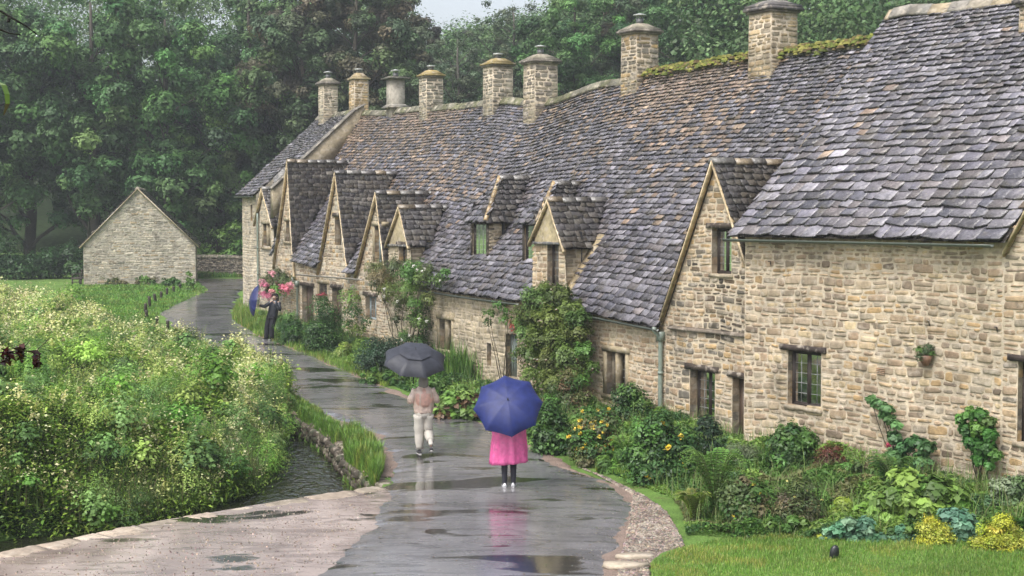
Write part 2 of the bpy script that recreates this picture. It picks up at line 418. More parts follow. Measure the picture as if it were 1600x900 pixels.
# ------------------------------------------------------------------ slates
SL = [(.125,.115,.135),(.15,.135,.15),(.10,.095,.115),(.18,.165,.185),(.08,.072,.08),(.13,.12,.145),(.23,.215,.24),(.135,.115,.115)]
SLW = [(.30,.21,.155),(.25,.18,.135),(.22,.165,.135),(.34,.25,.18)]
def tiles(mb, S, a0, a1, slope, keep=None, expo=(.215,.11), wid=(.29,.16), th=(.032,.06), b0=0.0, b1=1.0, warm=None, pal=SL, sheet=True, skew=.03, da=None):
    def nrm(a, b):
        p = S(a, b); q = S(a+.05, b)-p; r = S(a, min(1.02, b+.02))-p if b < .99 else p-S(a, b-.02)
        n = np.cross(q, r); n /= np.linalg.norm(n)+1e-9
        return n if n[2] > 0 else -n
    L = slope; s = b0*L; smax = b1*L; row_ = 0
    while s < smax-.02:
        f = s/L; ex = expo[0]+(expo[1]-expo[0])*f; ex *= rng.uniform(.9, 1.1)
        ww = wid[0]+(wid[1]-wid[0])*f
        a = a0+rng.uniform(-.5, 0)*ww; ph = rng.uniform(0, 50)
        while a < a1:
            wd = ww*rng.uniform(.6, 1.45); aa, ab = max(a, a0), min(a+wd, a1)
            a += wd
            if ab-aa < .05: continue
            ac = (aa+ab)/2; bl = s/L; bu = min(1.0, (s+ex*1.45)/L)
            P = S(ac, bl)
            if keep is not None and not keep(ac, bl, P): continue
            n = nrm(ac, bl); t = rng.uniform(*th)
            wv = .10*ex*(float(vn(ac*1.1, ph))-.5)
            j = rng.normal(0, .075, 2)*ex*1.6; sk = rng.normal(0, skew)*.35
            lo = t+.022+rng.uniform(-.004, .02)
            g_ = .006
            p0 = S(aa+g_+sk*.5, (s+j[0]+wv)/L); p1 = S(ab-g_+sk*.5, (s+j[1]+wv)/L); p2 = S(ab-g_, bu); p3 = S(aa+g_, bu)
            d1, d2 = rng.normal(0, .011, 2)
            top = [p0+n*(lo+d1), p1+n*(lo+d2), p2+n*.012, p3+n*.012]
            botm = [p0+n*(lo-t+d1), p1+n*(lo-t+d2)]
            # chipped lower edge
            mid = (top[0]+top[1])/2+(p3-p0)*rng.uniform(-.05, .03); midb = (botm[0]+botm[1])/2+(mid-(top[0]+top[1])/2)
            V = top+botm+[mid, midb]
            c = pick(pal, .14)
            if warm is not None:
                wv_ = warm(ac, bl)
                if rng.random() < wv_: c = pick(SLW, .15)*.9
            if rng.random() < .05: c = c*1.8
            b_ = mb.add(V, [(0,6,1,2,3)], c); edge_shade = np.array(c)*.07+np.array([.006,.005,.004])  # edge faces painted near-black, standing in for shadow lines under the slates
            for f_ in ((4,7,6,0), (7,5,1,6), (1,5,2), (0,3,4)): mb.f.append(np.array(f_)+b_); mb.k.append(len(f_)); mb.m.append(0); mb.c.append(edge_shade)
        s += ex
    if sheet:
        na = max(2, int((a1-a0)/.4)); nb = max(2, int(slope*(b1-b0)/.4))
        A = np.linspace(a0, a1, na+1); Bq = np.linspace(b0, b1, nb+1)
        G = [[S(a, b)-nrm(a, min(b, .98))*.03 for b in Bq] for a in A]
        for i in range(na):
            for k in range(nb):
                am, bm = (A[i]+A[i+1])/2, (Bq[k]+Bq[k+1])/2
                if keep is not None and not keep(am, bm, S(am, bm)): continue
                mb.add([G[i][k], G[i+1][k], G[i+1][k+1], G[i][k+1]], [(0,1,2,3)], (.04,.035,.03))
def ridge(mb, pts, w_=.22, h=.12, colr=GREY, seg=.42, mossy=False):
    """ridge stones along a line"""
    pts = np.array(pts, float); d = np.diff(pts, axis=0); L = np.linalg.norm(d, axis=1); cum = np.concatenate([[0], np.cumsum(L)])
    s = 0
    while s < cum[-1]-.05:
        e = min(cum[-1], s+seg*rng.uniform(.75, 1.25)); q = []
        for t in (s+.006, e-.006):
            p = np.array([np.interp(t, cum, pts[:,k]) for k in range(3)]); q.append(p)
        t = (q[1]-q[0]); t /= np.linalg.norm(t); a = np.cross(t, [0,0,1.]); a /= np.linalg.norm(a)
        dz = rng.uniform(-.012, .012); rings = []
        for p in q:
            rings.append(np.array([p+a*w_+np.array([0,0,-w_*.85+dz]), p+a*w_*1.03+np.array([0,0,-w_*.85+.05+dz]), p+a*.05+np.array([0,0,h*.55+dz]), p-a*.05+np.array([0,0,h*.55+dz]), p-a*w_*1.03+np.array([0,0,-w_*.85+.05+dz]), p-a*w_+np.array([0,0,-w_*.85+dz])]))
        mb.loft(rings, pick(colr, .15), 0); s = e

# ------------------------------------------------------------------ the row: eaves, ridge, gables
def lerp_pts(front, pts, n):
    q = []
    for px, py in pts:
        u, z = front.uz(px, py, n(0) if callable(n) else n)
        if callable(n):
            for _ in range(5): u, z = front.uz(px, py, n(u))
        q.append((u, z))
    q = np.array(sorted(q)); return lambda u: float(np.interp(u, q[:,0], q[:,1]))
OV = .24
Dn = lambda u: float(np.interp(u, [0, 15, 38], [4.6, 4.3, 3.6]))
ez = lerp_pts(row, [(380,303),(432,405),(500,422),(565,432),(655,450),(747,464),(822,473),(915,489),(1032,512),(1150,540)], -OV)
rz_ = lerp_pts(row, [(555,177),(600,175),(660,170),(720,164),(800,158),(850,162),(880,155),(930,135),(970,127),(1030,113),(1100,103),(1165,92),(1250,81),(1360,66)], Dn)
U_FAR, Z_ = row.uz(380, 480, 0); U_LAST = row.uz(440, 400, 0)[0]; U_COP = row.uz(566, 176, 3.7)[0]
U_STEP = row.uz(404, 350, 0)[0]
_ezf = row.uz(383, 305, -OV)[1]; _ezl = row.uz(425, 400, -OV)[1]; _rzf = row.uz(500, 184, 3.6)[1]
ez_row, rz_row = ez, rz_
def ez(u): return ez_row(u) if u < U_COP else (_ezl if u < U_STEP else _ezf)
def rz_(u): return rz_row(u) if u < U_COP else _rzf
def mainz(u, n):
    if U_COP <= u < U_STEP and n < 1.6:
        zt = _ezf+(_rzf-_ezf)*(1.6+OV)/(Dn(u)+OV); return _ezl+(zt-_ezl)*(n+OV)/(1.6+OV)
    if u >= U_COP: return _ezf+(_rzf-_ezf)*(n+OV)/(Dn(u)+OV)
    b = (n+OV)/(Dn(u)+OV); return ez(u)+(rz_(u)-ez(u))*b+.10*math.sin(math.pi*min(1, max(0, b)))*(-.6)
def mainS(a, b):
    n = -OV+b*(Dn(a)+OV); z = mainz(a, n)+(float(vn(a*.5, b*4))-.5)*.06+(float(vn(a*.2+9, b*1.3))-.5)*.08
    return row.p(a, n, z)
class Gable:
    def __init__(s, L, A, Rr, n0=0.0, ov=.14, front=None, mz=None):
        f = s.f = front or row; s.mz = mz or mainz
        s.uL, s.zL = f.uz(*L, n0); s.uA, s.zA = f.uz(*A, n0); s.uR, s.zR = f.uz(*Rr, n0); s.n0 = n0; s.ov = ov
    def z(s, u):
        if u >= s.uA: return s.zA+(s.zL-s.zA)*(u-s.uA)/(s.uL-s.uA)
        return s.zA+(s.zR-s.zA)*(u-s.uA)/(s.uR-s.uA)
    def depth(s):
        n = s.n0
        while n < 4.4 and s.mz(s.uA, n) < s.zA: n += .05
        return n
    def roof(s, parent, name='gable_roof', ext=.06, skipL=None, others=()):
        mb = MB(); nd = s.depth()+.1
        for (uF, zF) in ((s.uL, s.zL), (s.uR, s.zR)):
            sl = math.hypot(uF-s.uA, zF-s.zA)
            nb = lambda b: None
            def S(a, b, uF=uF, zF=zF):
                return s.f.p(uF+(s.uA-uF)*b, s.n0-s.ov+a, zF+(s.zA-zF)*b+(float(vn(a*.8+uF, b*3))-.5)*.06)
            def keep(a, b, P, uF=uF, zF=zF):
                u = uF+(s.uA-uF)*b; n = s.n0-s.ov+a; z = zF+(s.zA-zF)*b
                if z < s.mz(u, n)-.06: return False
                for o in others:
                    if min(o.uR, o.uL) < u < max(o.uR, o.uL) and n > o.n0 and o.z(u) > z+.1: return False
                return True
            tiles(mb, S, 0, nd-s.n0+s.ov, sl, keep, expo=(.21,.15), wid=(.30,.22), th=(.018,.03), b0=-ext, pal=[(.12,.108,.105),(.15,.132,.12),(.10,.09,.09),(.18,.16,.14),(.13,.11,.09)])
            # pale underside verge strip along the front edge
            e = .055
            V = []
            for b in (-ext, 1.0):
                for (dn, dz) in ((-.01, -.01), (-.01, -.10), (.10, -.10), (.10, -.01)):
                    V.append(s.f.p(uF+(s.uA-uF)*b, s.n0-s.ov+dn, zF+(s.zA-zF)*b+dz))
            mb.add(V, [(0,1,2,3), (4,7,6,5), (0,4,5,1), (1,5,6,2), (2,6,7,3), (3,7,4,0)], (.58,.45,.27), 0)
        nr = np.linspace(s.n0-s.ov, nd, 8)
        ridge(mb, [s.f.p(s.uA, n, s.zA+.02) for n in nr], .13, .07, [(.12,.11,.10),(.10,.09,.085),(.22,.17,.11),(.14,.13,.115)], .5)
        return mb.build(name, M['slate'], parent)
def gp(front, n0=0.0):
    return lambda u, z, d=0.0: front.p(u, n0-d, z)
mpr = gp(row)
def op(front, xl, xr, yt, yb, n=0.0):
    a, _ = front.uz(xr, (yt+yb)/2, n); b, _ = front.uz(xl, (yt+yb)/2, n)
    xm = (xl+xr)/2; _, zt = front.uz(xm, yt, n); _, zb = front.uz(xm, yb, n)
    return (a, b, zb, zt)

def gutter(front, ua, ub, zf, parent, n=-OV-.05, r=.055, colr=(.06,.07,.058), name='gutter', drop=.05):
    mb = MB(); us = np.linspace(ua, ub, 14); rings = []
    for u in us:
        z = zf(u)-drop; ring = []
        for k in range(7):
            q = math.pi*k/6; ring.append(front.p(u, n-r*math.cos(q), z-r*math.sin(q)))
        for k in range(6, -1, -1):
            q = math.pi*k/6; ring.append(front.p(u, n-(r-.008)*math.cos(q), z-(r-.008)*math.sin(q)+.001))
        rings.append(np.array(ring))
    mb.loft(rings, colr)
    for u in us[1::3]: mb.box(front.p(u, n+r+.02, zf(u)-drop-.04), .03, .05, .05, colr)
    return mb.build(name, M['metal'], parent)
def downpipe(front, u, ztop, zbot, parent, n=-.09, r=.042, colr=(.20,.24,.20), swan=True):
    mb = MB()
    path = ([front.p(u, -OV-.05, ztop), front.p(u, -OV-.05, ztop-.08), front.p(u, n, ztop-.25)] if swan else [front.p(u, n, ztop)])+[front.p(u, n, z) for z in np.linspace(ztop-.4, zbot, 6)]
    mb.tube(path, r, colr, seg=10)
    for z in np.arange(zbot+.3, ztop-.4, 1.1): mb.tube([front.p(u, n, z), front.p(u, n, z+.07)], r+.014, colr, seg=10)
    if swan: mb.hexa([front.p(u+a, n_, z) for z in (ztop-.35, ztop-.12) for (a, n_) in ((-.07,-.17),(.07,-.17),(.07,-.02),(-.07,-.02))], colr)
    return mb.build('downpipe', M['metal'], parent)
def chimney(front, px, ytop, ybase, wpx, parent, nf, pal, style='slab', pot='cowl', render=False, label=None):
    n = nf
    u, zt = front.uz(px, ytop, n)
    _, zb = front.uz(px, ybase, n); x, y = front.xy(u, n); s = F/float(y)
    W = wpx/s/1.36; zb = zb-.75; h = W/2
    mb = MB(); c = front.p(u, n, 0)
    cw = [(-h,-h),(h,-h),(h,h),(-h,h)]
    P = lambda a, b, z: front.p(u+a, n+b, z)
    # body and its four faces of stone
    k = .985 if not render else 1
    mb.loft([np.array([P(a, b, zb) for a, b in cw]), np.array([P(a*.96, b*.96, zt) for a, b in cw])], MORTAR if not render else (.33,.30,.25))
    if not render:
        for face in range(4):
            (a0, b0), (a1, b1) = cw[face], cw[(face+1) % 4]
            def mp(t, z, d, a0=a0, b0=b0, a1=a1, b1=b1):
                f = t/W; q = 1-.04*(z-zb)/(zt-zb); a = (a0+(a1-a0)*f)*q; b = (b0+(b1-b0)*f)*q
                no = (b1-b0)/W, -(a1-a0)/W
                return P(a+no[0]*d, b+no[1]*d, z)
            stonework(mb, mp, 0, W, zb, zt-.02, pal=pal, ch=(.09,.17), sw=(.16,.42), proud=.02, warp=.01)
    z = zt
    def slab(o, t, z, colr=(.24,.21,.17), o2=None):
        o2 = o if o2 is None else o2
        mb.loft([np.array([P(a/h*(h+o), b/h*(h+o), z) for a, b in cw]), np.array([P(a/h*(h+o2), b/h*(h+o2), z+t) for a, b in cw])], colr)
        return z+t
    if style == 'slab':
        z = slab(.05, .05, z); z = slab(.10, .07, z, (.17,.15,.13)); z = slab(.05, .05, z, (.22,.2,.16)); z = slab(.03, .16, z, (.27,.24,.18), -h*.62)
    elif style == 'orange':
        z = slab(.06, .07, z, (.36,.29,.17)); z = slab(.02, .22, z, (.35,.27,.15), -h*.6)
    elif style == 'lichen':
        z = slab(.04, .06, z, (.2,.18,.14)); z = slab(.07, .06, z, (.30,.23,.09)); z = slab(.04, .17, z, (.33,.25,.10), -h*.55)
    elif style == 'flat':
        slab(.14, .05, zb+.75+(zt-zb-.75)*.16, (.16,.15,.13)); slab(.14, .12, zb+.75+(zt-zb-.75)*.16+.05, (.30,.28,.24), -.02)
        z = slab(.16, .05, z, (.13,.13,.11)); z = slab(.05, .04, z, (.16,.15,.12))
    elif style == 'double':
        z = slab(.04, .06, z, (.15,.13,.12)); z = slab(.10, .08, z, (.11,.10,.10)); z = slab(.07, .07, z, (.13,.12,.12)); z = slab(.03, .12, z, (.16,.15,.14), -h*.45)
    o = mb.build('chimney', M['stone'], parent)
    if label: o['label'] = label
    # lead flashing skirt where it meets the slates
    if pot:
        q = MB(); r = .11
        q.tube([P(0,0,z-.03), P(0,0,z+.16)], r, (.10,.10,.10), seg=14)
        if pot == 'cowl':
            for k in range(4):
                a = math.pi/4+k*math.pi/2; q.tube([P(math.cos(a)*r*.8, math.sin(a)*r*.8, z+.15), P(math.cos(a)*r*.8, math.sin(a)*r*.8, z+.25)], .012, (.4,.4,.4), seg=5)
            q.tube([P(0,0,z+.24), P(0,0,z+.265), P(0,0,z+.30)], [r*1.75, r*1.75, r*.4], (.42,.43,.42), seg=16)
        else:
            q.tube([P(0,0,z+.12), P(0,0,z+.18)], r*1.5, (.35,.36,.34), seg=14)
        q.build('cowl', M['metal'], o)
    return o
def weathering(front, u0, u1, n0, n1, zf, mb): pass

# flush gables and dormers of the row
G0 = Gable((401,347), (413,293), (428,351))
G1 = Gable((432,408), (453,251), (463,424))
G2 = Gable((501,419), (528,268), (547,420))
G3 = Gable((560,425), (592,300), (606,420))
G4 = Gable((607,380), (627,322), (641,382), ov=.12)
D3 = Gable((832,376), (860,311), (884,386), ov=.12)
G5 = Gable((1037,503), (1120,250), (1203,500), ov=.16)
FL = [G0, G1, G2, G3, G5]
def solve_n(px, py):
    n = 0.0
    while n < 4:
        u, z = row.uz(px, py, n)
        if mainz(u, n) > z: return n
        n += .02
    return 1.0
class Hip:
    def __init__(s, xl, xr, yeL, yeR, ysill, ridge_px):
        xm = (xl+xr)/2; s.nf = solve_n(xm, ysill); s.uL = row.uz(xl, yeL, s.nf)[0]; s.uR, _ = row.uz(xr, yeR, s.nf)
        s.ze = (row.uz(xl, yeL, s.nf)[1]+row.uz(xr, yeR, s.nf)[1])/2; s.zs = row.uz(xm, ysill, s.nf)[1]; s.uM = (s.uL+s.uR)/2
        n = s.nf
        while n < 5 and pix(*row.p(s.uM, n, s.ze+.9))[0] < ridge_px[0]: n += .02
        s.nr = n; d = ray(*ridge_px); s.zr = CAMZ+d[2]*float(row.xy(s.uM, n)[1])/d[1]
        print('HIP', s.nf, s.uL, s.uR, s.ze, s.zs, s.nr, s.zr)
    def z(s, u): return s.zr+(s.ze-s.zr)*abs(u-s.uM)/abs(s.uL-s.uM)
    def build(s, parent, label):
        w_ = abs(s.uL-s.uR)/2; wall = MB(); mp = gp(row, s.nf); win = (s.uR+.1, s.uL-.1, s.zs+.02, s.ze-.05)
        backing(wall, mp, s.uR, s.uL, s.zs-.3, s.ze, [win], (.12,.10,.08), depth=.2)
        for uu, sg in ((s.uR, -1), (s.uL, 1)):
            def mps(n, z, d, uu=uu, sg=sg): return row.p(uu+sg*d, n, z)
            bt = lambda n, uu=uu: mainz(uu, n)-.1
            ne = s.nf
            while mainz(uu, ne) < s.ze: ne += .05
            backing(wall, mps, s.nf, ne, s.zs, s.ze, bot=bt)
            stonework(wall, mps, s.nf, ne, s.zs-.2, s.ze, bot=bt, pal=[(.30,.24,.16),(.26,.22,.16),(.33,.27,.18),(.22,.19,.14)], ch=(.08,.13), sw=(.15,.4))
        lintel(wall, mp, s.uR-.02, s.uL+.02, s.zs-.08, .09, (.03,.025,.022), -.1, .07)
        lintel(wall, mp, s.uR-.02, s.uL+.02, s.ze-.07, .08, (.05,.04,.03), -.1, .04)
        for uu in (s.uR, s.uL-.1): wall.hexa([mp(uu+a, z, d) for z in (s.zs, s.ze) for (a, d) in ((0,-.1),(.1,-.1),(.1,.02),(0,.02))], (.05,.04,.03))
        wo_ = wall.build('dormer', [M['stone'], M['dark']], parent); wo_['label'] = label
        window(mp, *win, wo_, dep=-.03, lights=1, bars=(2, 5), fw=.06)
        rf = MB(); nfr = s.nf-.18; hipd = s.nr-nfr; sl = math.hypot(w_+.14, s.zr-s.ze); nd = s.nr
        while nd < 5 and mainz(s.uM, nd) < s.zr: nd += .05
        pal = [(.12,.108,.105),(.15,.132,.12),(.10,.09,.09),(.17,.15,.13)]
        for sg in (-1, 1):
            def S(a, b, sg=sg): return row.p(s.uM+sg*(w_+.14)*(1-b), nfr+a, s.ze-.08+(s.zr-s.ze+.08)*b)
            def keep(a, b, P, sg=sg):
                return a/hipd > b+(.16 if sg == 1 else .0) and s.ze-.08+(s.zr-s.ze+.08)*b > mainz(s.uM+sg*(w_+.14)*(1-b), nfr+a)-.08
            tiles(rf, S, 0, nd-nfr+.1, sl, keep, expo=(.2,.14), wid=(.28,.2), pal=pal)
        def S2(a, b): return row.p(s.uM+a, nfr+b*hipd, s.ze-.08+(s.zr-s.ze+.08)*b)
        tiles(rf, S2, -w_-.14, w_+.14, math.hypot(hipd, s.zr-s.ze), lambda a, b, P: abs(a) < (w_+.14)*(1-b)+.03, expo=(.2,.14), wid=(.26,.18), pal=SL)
        e0 = row.p(s.uM-w_-.14, nfr, s.ze-.02); e1 = row.p(s.uM, s.nr, s.zr+.03)
        ts = np.linspace(0, 1, 7)
        for a, b in zip(ts[:-1], ts[1:]):
            rf.tube([e0+(e1-e0)*(a+.01), e0+(e1-e0)*(b-.01)], .075, pick(ORANGE), seg=6)
        ridge(rf, [row.p(s.uM, n, s.zr+.03) for n in np.linspace(s.nr-.05, nd+.05, 4)], .13, .07, [(.12,.11,.10),(.10,.09,.085)], .6)
        rf.build('dormer_roof', M['slate'], wo_)
D1 = Hip(736, 763, 341, 347, 402, (781,277)); D2 = Hip(817, 843, 343, 349, 413, (866,286))
def keep_main(a, b, P):
    n = -OV+b*(Dn(a)+OV); z = mainz(a, n)
    for G in FL+[G4, D3]:
        if G.uR-.02 < a < G.uL+.02 and (G.z(a) > z+.02): return False
    for D in (D1, D2):
        if min(D.uL, D.uR) < a < max(D.uL, D.uR) and n > D.nf-.02 and z < D.z(a)-.02: return False
    return True
warm = lambda a, b: max(0, min(.95, (b-.25)*1.3))*max(.05, -.15+1.6*float(vn(a*.35+3, b*2.2)))
Umm = lambda xa: row.uz(xa, 520, 0)[0]
U3, U4, U5 = Umm(607), Umm(790), Umm(1040)
print('U', U_FAR, U_STEP, U_COP, U3, U4, U5, 'ez', [round(ez(u), 2) for u in (0,4,8,12,16,20,24,28,31)], 'rz', [round(rz_(u), 2) for u in (0,4,8,12,16,20,24,28,31)])
print('ground', [round(float(g(row.xy(u)[1])), 2) for u in (0,8,16,24,31)])
def house(name, ua, ub, gables, openings, label, cat='cottage', top=None, pal=TAN, wins=(), extra=None, ch=(.08,.19)):
    """openings: list of (rect, kind); the wall with its holes, the slate roof, windows and doors"""
    um = (ua+ub)/2; x, y = row.xy(um); zg = float(g(y))
    root = empty(name, (float(x), float(y), zg), label, cat, 'stone cottages of the row')
    def T(u):
        z = mainz(u, 0)-.03
        for G in gables:
            if G.uR < u < G.uL: z = max(z, G.z(u)-.05)
        return z
    blocks = [o[0] for o in openings]
    zb = float(g(row.xy(ub)[1]))-.5; zb = min(zb, float(g(row.xy(ua)[1]))-.5)
    wl = MB(); backing(wl, mpr, ua, ub, zb, T, blocks, step=.15)
    zt = max(T(u) for u in np.arange(ua, ub, .1))
    stonework(wl, mpr, ua, ub, zb+.3, zt, blocks, top=T, pal=pal, ch=ch, seedoff=ua)
    if extra: extra(wl)
    for r, kind in openings:
        a, b, c, d = r
        if 'lintel' in kind: lintel(wl, mpr, a-.14, b+.16, d, .13)
        if 'stone' in kind: surround(wl, mpr, *r, mull=1 if 'mull' in kind else 0)
        if 'sill' in kind: lintel(wl, mpr, a-.06, b+.06, c-.08, .08, (.32,.27,.19), -.2, .05)
    wo_ = wl.build('wall', [M['stone'], M['dark']], root)
    for r, kind in openings:
        if 'door' in kind:
            a, b, c, d = r; dm = MB(); k = 5
            cc = (.20,.24,.22) if 'green' in kind else (.09,.06,.04)
            for i in range(k):
                x0 = a+(b-a)*i/k; x1_ = a+(b-a)*(i+1)/k-.008
                dm.hexa([mpr(u_, z_, e_) for z_ in (c, d) for (u_, e_) in ((x0,-.24),(x1_,-.24),(x1_,-.2),(x0,-.2))], np.array(cc)*rng.uniform(.9,1.1))
            dd = dm.build('door', M['plain'], root)
            hm = MB(); hm.tube([mpr(a+.1, c+.95, -.2), mpr(a+.1, c+.95, -.15), mpr(a+.2, c+.95, -.15)], .012, (.02,.02,.02), seg=6); hm.build('handle', M['metal'], dd)
        elif 'win' in kind:
            window(mpr, *r, root, dep=-.16 if 'deep' not in kind else -.22, lights=1 if 'one' in kind else 2, bars=(1 if 'one' not in kind else 2, 4),
                   fc=(.30,.36,.38) if 'blue' in kind else ((.20,.17,.12) if 'stone' in kind else (.035,.025,.02)), pale='blue' in kind, curtain='nocurt' not in kind)
    return root
def main_roof(parent, ua, ub, split=()):
    mb = MB(); es = [ua]+list(split)+[ub]
    for a, b in zip(es[:-1], es[1:]):
        sl = math.hypot(Dn((a+b)/2)+OV, rz_((a+b)/2)-ez((a+b)/2))
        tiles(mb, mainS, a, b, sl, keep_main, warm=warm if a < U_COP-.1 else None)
        # back slope
    back = MB()
    n_ = 16; A = np.linspace(ua, ub, n_+1)
    for i in range(n_):
        mb.add([row.p(A[i], Dn(A[i]), rz_(A[i])-.02), row.p(A[i+1], Dn(A[i+1]), rz_(A[i+1])-.02), row.p(A[i+1], 2*Dn(A[i+1]), ez(A[i+1])), row.p(A[i], 2*Dn(A[i]), ez(A[i]))], [(0,1,2,3)], (.11,.10,.09))
    o = mb.build('roof', M['slate'], parent)
    r = MB(); us = np.linspace(ua, ub, 24)
    ridge(r, [row.p(u, Dn(u), rz_(u)+.04+(float(vn(u*.9, 3))-.5)*.1) for u in us], .2, .13, [(.19,.18,.13),(.16,.15,.11),(.13,.13,.07)], .5)
    o2 = r.build('ridge_stones', M['stone'], o)
    if ub < 15:
        m = MB(); k = int((ub-ua)*150)
        for _ in range(k):
            u = rng.uniform(ua, ub); side = rng.normal(0, .13); b = row.p(u, Dn(u)+side*1.1-.04, rz_(u)+.15-abs(side)*.95)
            sz = rng.uniform(.03, .075)*(1.0 if rng.random() < .7 else 1.6); c = np.array([(.14,.15,.03),(.19,.18,.05),(.09,.11,.025),(.12,.09,.04)][rng.integers(4)])*rng.uniform(.7,1.3)
            ring = [b+np.array([math.cos(q)*sz*rng.uniform(.8,1.3), math.sin(q)*sz*rng.uniform(.8,1.3), -.02]) for q in np.linspace(0, 2*math.pi, 7)[:-1]]
            ring2 = [b+(p-b)*.55+np.array([0,0,sz*.6]) for p in ring]
            m.add(ring+ring2, [(i, (i+1) % 6, 6+(i+1) % 6, 6+i) for i in range(6)]+[tuple(range(6, 12))], c)
        m.build('moss', M['moss'], o)['kind'] = 'stuff'
    return o
# --- farthest cottage
def far_extra(wl):
    a, b = U_STEP, U_STEP+.02
    mp = lambda n, z, d=0.0: row.p(U_STEP-d, n, z)
    V = [mp(-.1, _ezl-.3), mp(-.1, _ezf), mp(1.62, _ezf+(_rzf-_ezf)*(1.6+OV)/(3.6+OV)-.06)]
    wl.add(V, [(0,1,2)], (.36,.32,.25))
    stonework(wl, mp, -.05, 1.5, _ezl, _rzf, top=lambda n: _ezf+(_rzf-_ezf)*(n+OV)/(3.6+OV)-.1, bot=lambda n: mainz(U_STEP-.01, n)-.1, pal=GREY)
opsF = [(op(row, 391.5, 394.5, 320, 345), 'slit'), (op(row, 411.5, 422.5, 350, 386), 'win stone mull'), (op(row, 384,387,400,425), 'slit')]
opsF = [(op(row, 391.5, 394.5, 320, 345), 'slit'), (op(row, 411.5, 422.5, 350, 386), 'win stone mull')]
HF = house('stone_cottage', U_COP+.02, U_FAR, [G0], opsF, 'tall pale stone cottage at the far end of the row, behind the hanging flowers', pal=GREY, extra=far_extra)
main_roof(HF, U_COP+.15, U_FAR+.2, split=(U_STEP,))
G0.roof(HF)
endw = MB(); mpe = lambda n, z, d=0.0: row.p(U_FAR+d, n, z)
backing(endw, mpe, 0, 7.2, 0, lambda n: _ezf+(_rzf-_ezf)*(1-abs(n-3.6)/3.9))
endw.build('end_wall', [M['stone'], M['dark']], HF)
gutter(row, U_STEP, U_FAR+.15, lambda u: _ezf, HF)
downpipe(row, row.uz(402.5, 400, -.1)[0], row.uz(402.5, 333, -.1)[1], row.uz(402.5, 480, -.1)[1], HF, swan=False)
fz = lambda n: _ezf+(_rzf-_ezf)*min(1, (n+OV)/(3.6+OV))
# raised coping wall between it and the gabled cottages
cpm = MB(); nn = np.linspace(-.2, 3.75, 14)
rings = []
for n in nn:
    z = fz(n)
    rings.append(np.array([row.p(U_COP-.1, n, z-1.0), row.p(U_COP-.1, n, z+.22), row.p(U_COP+.28, n, z+.22), row.p(U_COP+.28, n, z-1.0)]))
cpm.loft(rings, (.34,.28,.19))
for k in range(9):
    n0_, n1_ = -.25+k*.45, -.25+(k+1)*.45-.012; V = []
    for n in (n0_, n1_):
        z = fz(n)+.224
        V.append(np.array([row.p(U_COP-.16, n, z), row.p(U_COP-.16, n, z+.06), row.p(U_COP+.34, n, z+.06), row.p(U_COP+.34, n, z)]))
    cpm.loft(V, pick([(.19,.175,.15),(.24,.22,.18)]))
cpm.build('coping', M['stone'], HF)['label'] = 'raised stone coping stepping down the roof edge'
chimney(row, 512.5, 134, 180, 33, HF, 3.5, GREY, 'slab')
chimney(row, 560.5, 125, 172, 33, HF, 3.9, ORANGE, 'orange', pot='cap')

# --- gabled cottages
opsG = [(op(row, 447, 453, 345, 377), 'win stone'), (op(row, 523, 533, 338, 383), 'win lintel deep one'), (op(row, 585.5, 597, 353, 410), 'win stone one blue'),
        (op(row, 472, 490, 447, 512), 'door lintel'), (op(row, 499, 512, 443, 470), 'win stone nocurt one'), (op(row, 519, 534, 450, 520), 'door lintel'), (op(row, 544, 551, 452, 485), 'slit'),
        (op(row, 571, 588, 463, 500), 'win lintel blue')]
opsG = [(r, k) for r, k in opsG]
HG = house('stone_cottage', U3, U_COP+.02, [G1, G2, G3], opsG, 'cottage with three tall narrow gables behind the round clipped bush', pal=TAN+GREY)
main_roof(HG, U3, U_COP-.1)
for G in (G1, G2, G3): G.roof(HG, others=[o for o in (G1, G2, G3) if o is not G])
gz = lambda u: row.uz(500, 430, -OV)[1]+.06
ug0, ug1 = row.uz(566, 435, -OV)[0], row.uz(466, 428, -OV)[0]
zz0, zz1 = row.uz(566, 436, -OV)[1], row.uz(466, 428, -OV)[1]
gutter(row, ug0, ug1, lambda u: zz0+(zz1-zz0)*(u-ug0)/(ug1-ug0)+.05, HG, colr=(.22,.2,.17))
downpipe(row, row.uz(464, 460, -.1)[0], row.uz(464, 434, -.1)[1], row.uz(464, 505, -.1)[1], HG)
chimney(row, 618, 124, 178, 31, HG, 3.95, GREY, 'flat', render=True, label='smooth grey rendered chimney with two projecting slabs')
chimney(row, 673.5, 122, 178, 40, HG, 4.0, [(.24,.22,.18),(.29,.26,.2),(.2,.18,.15)], 'lichen', pot='cap')

